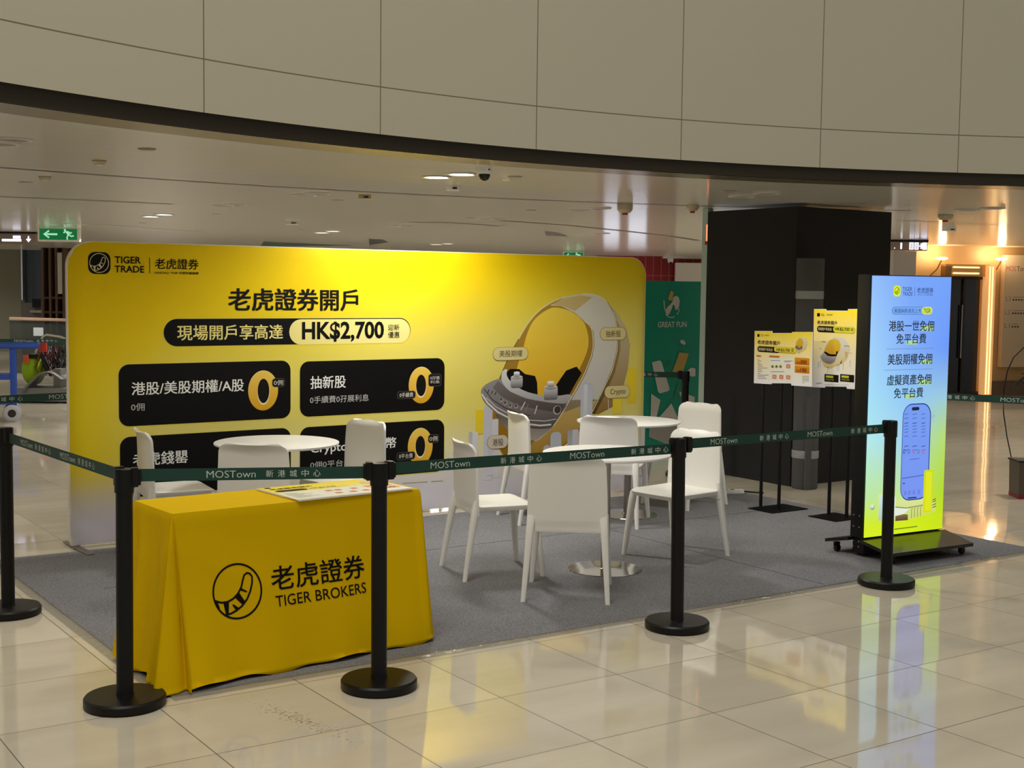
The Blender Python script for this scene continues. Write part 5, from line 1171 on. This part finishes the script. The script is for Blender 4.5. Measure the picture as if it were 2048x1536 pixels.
for i, (p, t) in enumerate(OFF):
    o = dl_off if i == 0 else copy_tree(dl_off)
    o.location = (p[0], p[1], CZ); tag(o, 'unlit round ceiling downlight, ' + t, 'ceiling light', 'unlit downlights')
# small flush discs
def make_disc():
    r = empty('sprinkler_cover', (0, 0, CZ)); MB().lathe([(0, -.008), (.045, -.007), (.052, -.003), (.054, 0)], 28).build('cover', mat('disc_cover', (140, 134, 124), .5), r)
    return r
d0 = make_disc()
DI = [((0.672, 2.260), 'nearest one, at upper left'), ((0.772, 5.417), 'at the left below the long ceiling joint'), ((3.674, 8.812), 'right of the lit lamps by the exit sign'), ((3.580, 5.612), 'beside the square sensor'),
      ((3.344, 2.381), 'right of the dome camera'), ((5.733, 5.605), 'over the middle of the banner'), ((5.341, 2.316), 'left of the unlit pair above the pillar'), ((6.146, 11.862), 'left of the small lit pair'), ((3.745, 11.575), 'beside the lamps near the exit sign'), ((6.079, 7.293), 'left of the unlit pair over the banner')]
for i, (p, t) in enumerate(DI):
    o = d0 if i == 0 else copy_tree(d0); o.location = (p[0], p[1], CZ); tag(o, 'small grey flush ceiling disc, ' + t, 'ceiling cover', 'flush ceiling discs')
# smoke detectors
cream = mat('cream_plastic', (196, 184, 156), .5); redm = mat('red_lens', (170, 40, 28), .4)
def make_det(sc=1.0, drop=0.0):
    r = empty('smoke_detector', (0, 0, CZ))
    MB().lathe([(0, 0), (.062*sc, 0), (.066*sc, -.01), (.064*sc, -.03-drop), (.045*sc, -.055-drop), (0, -.06-drop)], 32).build('housing', cream, r)
    if drop >= 0: MB().lathe([(0, -.055-drop), (.028*sc, -.055-drop), (.022*sc, -.075-drop), (0, -.078-drop)], 20).build('sensor_tip', redm, r)
    return r
for p, lb, sc, dr in (((5.761, 4.138), 'cream smoke detector with red tip hanging low under the ceiling joint', 1.1, .03), ((9.120, 3.201), 'cream smoke detector with red tip on the ceiling right of the pillar', 1.15, 0),
                  ((6.340, 3.864), 'cream smoke detector on the ceiling beside the top left pillar corner', .9, 0), ((0.672, 3.181), 'flat cream smoke detector on the ceiling above the exit sign', .7, -.025), ((0.742, 4.755), 'pale yellow smoke detector left of the flat one at upper left', .7, -.025)):
    o = make_det(sc, dr); o.location = (p[0], p[1], CZ); tag(o, lb, 'smoke detector', 'ceiling smoke detectors')
# square sensor, call-point box
def sensor(p, lb, m_, w_=.11):
    r = empty('ceiling_sensor', (p[0], p[1], CZ), R(-30), lb, 'ceiling sensor'); MB().box((0, 0, -.018), (w_, w_, .036), bev=.004).build('housing', m_, r)
    MB().box((w_*.12, -w_/2-.002, -.02), (w_*.35, .006, .014)).build('slot', black_metal, r)
sensor((3.450, 4.837), 'tan square ceiling sensor box left of the lit lamps', mat('tan_plastic', (186, 166, 116), .5))
sensor((3.480, 3.435), 'white square ceiling sensor box under the brightest lamp pair', white_plastic, .10)
sensor((11.468, 4.960), 'small white square sensor box on the ceiling toward the lobby', white_plastic, .13)
sensor((5.033, 9.771), 'shallow grey square ceiling hatch left of the small lit pair', ring_m, .16)
# dome camera
p = (2.801, 1.937)
r = empty('security_camera', (p[0], p[1], CZ), 0, 'white dome security camera hanging beside the brightest lamp pair', 'security camera')
MB().lathe([(0, 0), (.055, 0), (.056, -.03), (.046, -.045), (0, -.045)], 36).build('housing', white_plastic, r)
MB().lathe([(.038, -.044), (.037, -.058), (.028, -.078), (.014, -.088), (0, -.090)], 32).build('dome', mat('smoked_dome', (16, 16, 18), .06), r)
MB().box((.0, -.057, -.018), (.012, .004, .008)).build('indicator', black_metal, r)
p = (3.368, 2.530)
r = empty('security_camera', (p[0], p[1], CZ), 0, 'tiny white recessed spotlight camera right of the dome camera', 'security camera'); MB().lathe([(0, 0), (.032, 0), (.032, -.014), (.02, -.022), (0, -.022)], 24).build('housing', white_plastic, r)
# far wall camera on the red shop
p = (18.537, 18.208, 2.419, 0.141, 0.105, -0.5953)
r = empty('security_camera', (p[0], p[1], p[2]), p[5], 'small white camera on the red tiled shop front', 'security camera'); MB().lathe([(0, .05), (.07, .05), (.07, 0), (.05, -.05), (0, -.06)], 20).build('housing', white_plastic, r)
MB().lathe([(0, -.03), (.03, -.03), (.03, -.07), (0, -.075)], 14, (0, -.05, 0)).build('lens', black_metal, r)

# ================================================================ hanging signs
def running_man(A, L, x, z, s, c):
    A.ell(L, x-.30*s, z+.34*s, .09*s, .09*s, c, n=14)
    A.poly(L, [(x-.30*s, z+.26*s), (x-.05*s, z+.26*s), (x+.08*s, z+.0*s), (x-.08*s, z-.08*s)], c)
    for pts in ([(x-.22*s, z+.24*s), (x-.42*s, z+.12*s)], [(x-.05*s, z+.22*s), (x+.16*s, z+.08*s), (x+.26*s, z+.18*s)], [(x+.0*s, z-.02*s), (x+.22*s, z-.16*s), (x+.42*s, z-.10*s)], [(x-.04*s, z-.05*s), (x-.14*s, z-.26*s), (x-.10*s, z-.44*s)]): A.stroke(L, pts, .11*s, c)
def exit_sign(F, lb, arrow=True, half=False):
    cx, cy, cz, w_, h_, rz = F; r = empty('exit_sign', (cx, cy, cz), rz, lb, 'exit sign', 'green exit signs')
    b = MB(); b.box((0, .05, 0), (w_, .10, h_), bev=.006); b.build('housing', white_plastic, r)
    A = Art(.001, fn=lambda u, v, off: Vector((u, -off, v)))
    A.rrect(0, -w_*.455, -h_*.38, w_*.455, h_*.38, 0, (4, 104, 52)); g = (170, 235, 190)
    A.stroke(1, [(-w_*.33, 0), (-w_*.02, 0)], h_*.13, g); A.stroke(1, [(-w_*.22, h_*.24), (-w_*.345, 0), (-w_*.22, -h_*.24)], h_*.12, g)
    running_man(A, 1, w_*.25, 0, h_*.85, g); A.build('lit_pictogram', print_mat('exit_ink', .9), r)
    b = MB(); b.tube([(-w_*.3, .05, h_*.5), (-w_*.3, .05, CZ-cz)], .008); b.tube([(w_*.3, .05, h_*.5), (w_*.3, .05, CZ-cz)], .008); b.build('hanger', steel, r)
exit_sign((3.406, 14.300, 2.445, 0.605, 0.211, -0.5953), 'green running man exit sign with left arrow hanging at upper left')
exit_sign((14.848, 17.077, 2.431, 0.445, 0.190, -0.5953), 'green exit sign half hidden behind the top of the yellow banner')
def led_sign(F, lb, marks):
    cx, cy, cz, w_, h_, rz = F; r = empty('wayfinding_sign', (cx, cy, cz), rz, lb, 'sign', 'lit wayfinding signs')
    b = MB(); b.box((0, .06, 0), (w_, .12, h_)); b.build('housing', mat('taupe_sign_case', (150, 132, 122), .4), r, smooth=0)
    b = MB(); b.box((0, .06, h_/2+.02), (w_+.02, .14, .055)); b.build('top_rail', black_metal, r, smooth=0)
    A = Art(.001, fn=lambda u, v, off: Vector((u, -off, v)))
    c = (236, 232, 255)
    for mk in marks:
        k, x, wd, hh, *z = mk; x = x*w_; z = z[0]*h_ if z else 0
        if k == 'b': A.rrect(0, x-wd*w_/2, z-hh*h_/2, x+wd*w_/2, z+hh*h_/2, .004, c)
        elif k == 'i':
            A.rrect(0, x-wd*w_/2, z-hh*h_/2, x+wd*w_/2, z+hh*h_/2, .004, c)
            for i in (-1, 0, 1): A.rrect(1, x-wd*w_*.3, z+i*hh*h_*.26-.006, x+wd*w_*.3, z+i*hh*h_*.26+.006, 0, (120, 105, 120))
        elif k == 'a': A.stroke(0, [(x-wd*w_/2, z), (x+wd*w_/2, z)], .022, c); A.stroke(0, [(x, z+hh*h_/2), (x+wd*w_/2, z), (x, z-hh*h_/2)], .022, c)
        elif k == 'd': A.stroke(0, [(x, z+hh*h_/2), (x, z-hh*h_/2)], .022, c); A.stroke(0, [(x-wd*w_/2, z), (x, z-hh*h_/2), (x+wd*w_/2, z)], .022, c)
    A.build('lit_symbols', GLOW, r)
led_sign((3.118, 16.432, 2.425, 1.026, 0.173, -0.5953), 'taupe wayfinding sign with lit symbols and down arrow at far left', [('b', .22, .12, .28, .14), ('b', .12, .26, .22, -.14), ('b', .22, .14, .22, -.14), ('d', .40, .06, .5)])
led_sign((14.074, 7.667, 2.442, 0.546, 0.134, -0.5953), 'taupe wayfinding sign with lit symbols right of the black pillar', [('b', -.40, .03, .12, -.25), ('b', -.22, .05, .7), ('i', .06, .12, .8), ('i', .20, .12, .8), ('a', .315, .08, .6), ('b', .42, .13, .8)])
# little orange beacon on the pillar's glass edge
r = empty('beacon_lamp', (6.79, 4.12, 2.30), 0, 'small orange red beacon lamp on the pale edge strip of the black pillar', 'lamp')
MB().box((-.0, -.01, 0), (.075, .03, .16), bev=.01).build('lens', mat('beacon_glow', (255, 120, 80), emit=(255, 130, 90), strength=1.5), r); MB().box((0, -.01, -.10), (.09, .035, .03)).build('bracket', redm, r)

# ================================================================ teal hoarding with printed bird emblem
HX0 = 7.306
HD = empty('hoarding', (HX0, 5.167, 0), 0, 'teal site hoarding printed with a white bird emblem behind the banner', 'hoarding')
b = MB(); b.box((-.02, .03, .92), (.86, .05, 1.84)); b.build('panel', mat('teal_vinyl', (0, 148, 124), .5), HD, smooth=0)
Art(.006, fn=lambda u, v, off: Vector((u, -off+.006, max(.01, v)))).run([[*i] for i in ART['hoard']]).build('printed_graphics', PRINT, HD)

# ================================================================ left background: railing, shop fixtures, cart, play equipment
def F0(name, F, lb, cat, group=None):
    cx, cy, cz, w_, h_, rz = F; return empty(name, (cx, cy, 0), rz, lb, cat, group), cz, w_, h_
wood = mat('brown_wood', (112, 84, 66), .5, noise=(6, .15)); wood_l = mat('light_wood', (170, 140, 116), .5, noise=(6, .1))
r, cz, w_, h_ = F0('shelf_unit', (6.490, 25.919, 1.301, 0.605, 2.610, -0.5953), 'tall brown wooden shop shelving beyond the banner left edge', 'shelf'); H = cz+h_/2
for x in (-.46, -.18, .06, .34): MB().box((x*w_, 0, H/2), (.05, .3, H)).build('upright', wood, r, smooth=0)
for z in (.45, 1.05, 1.38, H-.04): MB().box((0, .02, z), (w_, .28, .05)).build('shelf', wood, r, smooth=0)
MB().box((0, .16, H/2), (w_, .02, H)).build('back_panel', mat('dark_shop_recess', (84, 68, 60), .6), r, smooth=0)
MB().box((.22*w_, -.17, 1.95), (.10, .02, .95)).build('poster', white_paint, r, smooth=0)
r, cz, w_, h_ = F0('shop_counter', (6.343, 27.294, 0.659, 0.458, 1.106, -0.5953), 'grey shop counter with a dark screen below the blue panel', 'counter')
MB().box((-.02, 0, .62), (w_, .4, 1.24)).build('body', mat('grey_counter', (96, 92, 84), .5), r, smooth=0)
MB().box((.12, -.22, 1.24), (.20, .06, .2)).build('screen', black_metal, r, smooth=0); MB().box((.10, -.24, 1.04), (.26, .1, .07), bev=.02).build('chrome_trim', brushed, r)
r, cz, w_, h_ = F0('glass_railing', (5.046, 20.182, 0.719, 2.002, 0.523, -0.5953), 'glass balustrade with a wooden handrail at far left', 'railing')
b = MB(); b.box((0, 0, 1.03), (w_, .08, .055), bev=.015, ry=R(.9)); b.build('handrail', wood_l, r)
glass = mat('railing_glass', (64, 70, 62), .05, alpha=.5)
b = MB(); b.box((0, 0, .5), (w_, .02, 1.0)); b.build('glass_pane', glass, r, smooth=0)
MB().box((-w_/2+.45+.1, -.02, .80), (.19, .004, .16)).build('paper_notice', mat('paper', (196, 206, 208), .7), r, smooth=0)
# blue service cart
r, cz, w_, h_ = F0('service_cart', (1.982, 11.733, 0.473, 0.941, 0.950, -0.5953), 'blue plastic service cart with a big grey wheel at the left photo edge', 'cart'); r.rotation_euler.z += .34
blue = mat('blue_plastic', (32, 70, 160), .4)
MB().box((0, .18, .93), (w_, .36, .03), bev=.012).build('tray', blue, r); 
b = MB(); b.box((0, -.01, .955), (w_, .03, .05), bev=.01); b.box((0, .36, .955), (w_, .03, .05), bev=.01); b.box((w_/2-.015, .18, .955), (.03, .36, .05), bev=.01); b.build('tray_rim', blue, r)
MB().box((-.155, .18, .56), (w_-.31, .34, .07), bev=.02).build('tray', blue, r)
MB().box((-.155, .18, .24), (w_-.31, .34, .05), bev=.02).build('tray', blue, r)
for x in (w_/2-.32, -w_/2+.12):
    for y in (.03, .33): MB().box((x, y, .56), (.075, .06, .72), bev=.012).build('leg', blue, r)
for x in (w_/2-.34, -w_/2+.14):
    for y in (-.02, .38):
        b = MB(); b.lathe([(.05, -.028), (.085, -.03), (.105, -.018), (.108, 0), (.105, .018), (.085, .03), (.05, .028), (.05, -.028)], 32)
        for v in b.b.verts: v.co = Vector((x+v.co.x, y+v.co.z, .108+v.co.y))
        wh = b.build('wheel', mat('grey_tyre', (172, 172, 176), .5), r)
        b = MB(); b.lathe([(0, -.026), (.052, -.026), (.052, .026), (0, .026)], 24)
        for v in b.b.verts: v.co = Vector((x+v.co.x, y+v.co.z, .108+v.co.y))
        b.build('hub', mat('dark_hub', (36, 26, 26), .4), wh)
# equipment trolley with arched tube frame
r, cz, w_, h_ = F0('equipment_trolley', (3.107, 14.194, 0.484, 0.811, 0.968, -0.5953), 'grey trolley with an arched silver frame left of the yellow banner', 'trolley'); T_ = r
gm = mat('grey_plastic', (118, 118, 114), .45)
MB().box((.0, .3, .12), (w_*1.05, .7, .20), bev=.02).build('deck', gm, r); MB().box((.26*w_, .2, .34), (.12*w_, .3, .30)).build('post', gm, r)
b = MB(); X = w_/2
b.tube([(-X*.30, .12, .72), (-X*.18, .12, .86), (.0*X, .12, .965), (.12*X, .12, .985), (.62*X, .12, .955), (.86*X, .12, .92), (.98*X, .12, .80), (1.02*X, .12, .5), (1.0*X, .12, .2)], .018, 10); b.build('arch_frame', steel, r)
b = MB()
b.grid(lambda u, v: (-X*.62+u*w_*.72, -.08+v*.4, .16+.30*math.sin(min(1, u*1.05)*math.pi*.78)**.9), 24, 4); o = b.build('curved_seat', gm, r); s = o.modifiers.new('t', 'SOLIDIFY'); s.thickness = .02
for sx in (0, 1):
    b = MB(); b.lathe([(0, -.02), (.05, -.02), (.05, .02), (0, .02)], 20)
    for v in b.b.verts: v.co = Vector(((-.35+.7*sx)*w_+v.co.x, .0+v.co.z, .05+v.co.y))
    b.build('wheel', rubber, r)
cx, cy, cz, w_, h_, rz = (3.011, 14.492, 0.381, 0.322, 0.569, -0.5953)
r = empty('fabric_sack', (cx, cy, 0), rz, 'lime green fabric sack on the grey trolley', 'sack')
m = MB()
def sack(u, v):
    a = 2*math.pi*u; ph = math.pi*(v-.5); rr = .16*(1+.06*math.sin(3*a)+.05*math.sin(5*a+2))*max(.02, math.cos(ph))**.8
    return (rr*math.cos(a)*1.05, .18+rr*math.sin(a)*.9, .46+.22*math.sin(ph)*(1+.05*math.sin(2*a)))
m.grid(sack, 32, 16, closed=True); m.build('body', mat('lime_fabric', (150, 190, 18), .7), r)
MB().box((.02, .1, .66), (.24, .10, .06), bev=.02).build('black_strap', black_metal, r); MB().box((-.05, .02, .62), (.07, .03, .12)).build('orange_tag', mat('orange_label', (214, 90, 50), .6), r)
cx, cy, cz, w_, h_, rz = (3.298, 14.303, 0.440, 0.395, 0.752, -0.5953)
r = empty('cable_bundle', (cx, cy, 0), rz, 'tangle of black and dark red cables hanging on the trolley frame', 'cables')
rnd = random.Random(5)
cm = [mat('black_cable', (26, 24, 26), .5), mat('dark_red_cable', (130, 24, 28), .5), mat('grey_cable', (120, 116, 122), .5)]
for k, n_ in ((0, 26), (1, 14), (2, 6)):
    b = MB()
    for i in range(n_):
        x = rnd.uniform(-.17, .17) if k != 1 else rnd.uniform(-.17, .06); y = rnd.uniform(.0, .2); z1 = rnd.uniform(.70, .86); z0 = rnd.uniform(.36, .5)
        P_ = [(x+rnd.uniform(-.04, .04), y, z1)]
        for j in range(1, 7): P_.append((P_[-1][0]+rnd.uniform(-.035, .035), y+rnd.uniform(-.03, .03), z1+(z0-z1)*j/6))
        b.tube(P_, rnd.uniform(.006, .013), 6)
    o = b.build('cable', cm[k], r); o['kind'] = 'stuff'
MB().box((-.13, -.02, .80), (.12, .04, .14), bev=.01).build('red_label', mat('red_label', (190, 60, 44), .6), r)
b = MB(); b.tube([(-.2+.02*i, .05, .80-.07*i) for i in range(6)], .03, 8); b.build('dark_sleeve', cm[0], r)

# ================================================================ right background: directory, sconces, bin
r = empty('directory_board', (16.761, 8.89, 0), R(-17.8), 'white mall directory board on the lobby wall at the right photo edge', 'directory board')
b = MB(); b.box((1.62, -.07, 1.45), (1.44, .10, 1.91), bev=.004); b.build('board', mat('ivory_board', (226, 212, 190), .15), r)
A = Art(.1205, fn=lambda u, v, off: Vector((u, -off, v)))
A.text(1, .93, 2.13, 1.12, 2.215, 'MOS', (196, 70, 62), -.008); A.text(1, 1.14, 2.13, 1.40, 2.215, 'Town', (120, 96, 84), .004); A.text(1, 1.36, 1.96, 1.50, 2.08, 'L1', (110, 96, 84), -.01)
for t, z in (('L3', 1.66), ('L2', 1.43), ('L1', 1.20)):
    A.text(1, .945, z-.035, 1.04, z+.04, t, (130, 108, 92), -.012); A.stroke(1, [(1.08, z+.03), (1.38 if t != 'L1' else 1.2, z+.03)], .008, (140, 116, 98))
    for i in range(5 if t != 'L1' else 3): A.rrect(1, 1.08+i*.055, z-.03, 1.115+i*.055, z-.002, 0, (100, 78, 64))
A.build('printed_directory', PRINT, r)
warm = mat('warm_lamp', (255, 220, 150), emit=(255, 216, 150), strength=4)
goldm = mat('gold_bracket', (190, 140, 80), .3, .8)
for s, z, lb in ((-.465, 2.29, 'left of the lobby door'), (.69, 2.30, 'between lobby door and directory board')):
    a = R(-17.8); wx = 16.761+s*math.cos(a)+.30*math.sin(a); wy = 8.89+s*math.sin(a)-.30*math.cos(a)
    r = empty('wall_sconce', (wx, wy, 0), a, 'warm glowing uplighter ' + lb, 'wall lamp', 'lobby uplighters')
    MB().lathe([(0, z), (.05, z), (.105, z+.02), (.085, z+.045), (0, z+.05)], 24).build('shade', warm, r)
    b = MB(); b.tube([(0, .0, z), (0, .12, z-.15), (0, .30, z-.25)], .011); b.build('arm', goldm, r)
    light('POINT', 'sconce_light', (wx, wy, z+.10), 11, (1.0, .66, .34), shadow_soft_size=.06)
# tall glowing pilaster beside the lobby door
r = empty('light_column', (16.761, 8.89, 0), R(-17.8), 'tall glowing amber light column at the right jamb of the lobby door', 'light column')
b = MB(); b.box((.585, -.14, 1.12), (.16, .14, 2.20), bev=.01); b.build('housing', mat('amber_glass', (226, 170, 110), .3, emit=(240, 180, 116), strength=.55), r)
for x in (.545, .60): MB().box((x, -.215, 1.12), (.022, .012, 2.16), bev=.005).build('tube_lamp', mat('tube_glow', (255, 220, 150), emit=(255, 222, 150), strength=1.6), r)
MB().box((.585, -.14, .015), (.18, .16, .03)).build('foot', redm, r)
# metal bin with wire figure at the right edge
p = (8.058, 1.392)
r = empty('waste_bin', (p[0], p[1], 0), R(-34), 'brown metal bin with red foot at the right photo edge', 'bin')
b = MB(); b.box((0, .1, .17), (.22, .22, .29), top=1.06); b.build('body', mat('brown_metal', (86, 74, 62), .35, .4), r, smooth=0); MB().box((0, .1, .02), (.225, .225, .04)).build('foot', mat('red_foot', (120, 24, 30), .4), r, smooth=0)
MB().box((0, .1, .322), (.25, .25, .014)).build('rim', black_metal, r, smooth=0); b = MB(); b.tube([(-.06, .0, .33), (-.05, .0, .36), (.05, .0, .36), (.06, .0, .33)], .008); b.build('handle', black_metal, r)
r = empty('wire_stand', (p[0], p[1], 0), R(-34), 'thin curved black wire ornament rising from behind the bin', 'ornament')
b = MB(); b.tube([(-.06, .28, 0), (-.07, .28, .3), (-.12, .28, .5), (-.16, .28, .72), (-.165, .28, .9), (-.14, .28, 1.08), (-.09, .28, 1.2), (.0, .28, 1.29), (.12, .28, 1.3)], .005, 6); b.build('hoop', black_metal, r)
b = MB(); b.tube([(-.08, .28, .95), (-.03, .28, 1.0), (.0, .28, .97), (.05, .28, .99)], .008, 6); b.tube([(-.06, .28, .95), (-.03, .28, .99), (.01, .28, 1.03), (.06, .28, 1.02)], .010, 6); b.tube([(-.02, .28, 1.06), (.08, .28, 1.06)], .006, 6); b.build('figure', black_metal, r)

# light panels of the shops hidden beyond the banner, mirrored by the glossy ceiling
for F, lb in (((17.408, 19.025, 1.629, 0.354, 0.646, -0.5953), 'left'), ((17.910, 18.685, 1.636, 0.413, 0.646, -0.5953), 'right')):
    cx, cy, cz, w_, h_, rz = F; r = empty('shop_light_panel', (cx, cy, cz), rz, 'bright white shop light panel behind the banner, %s one' % lb, 'light panel', 'shop light panels')
    MB().box((0, 0, 0), (w_, .06, h_)).build('panel', mat('cool_light_panel', (230, 236, 255), emit=(226, 234, 255), strength=2.0), r, smooth=0)

# ---------------------------------------------------------------- lamp light
for i, p in enumerate(ON):
    e = (86, 86, 60, 60, 60, 60, 60, 60)[i]
    l = light('SPOT', 'downlight_beam', (p[0], p[1], CZ - .02), e, (1.0, .98, .94), spot_size=R(165), spot_blend=.5, shadow_soft_size=.08)
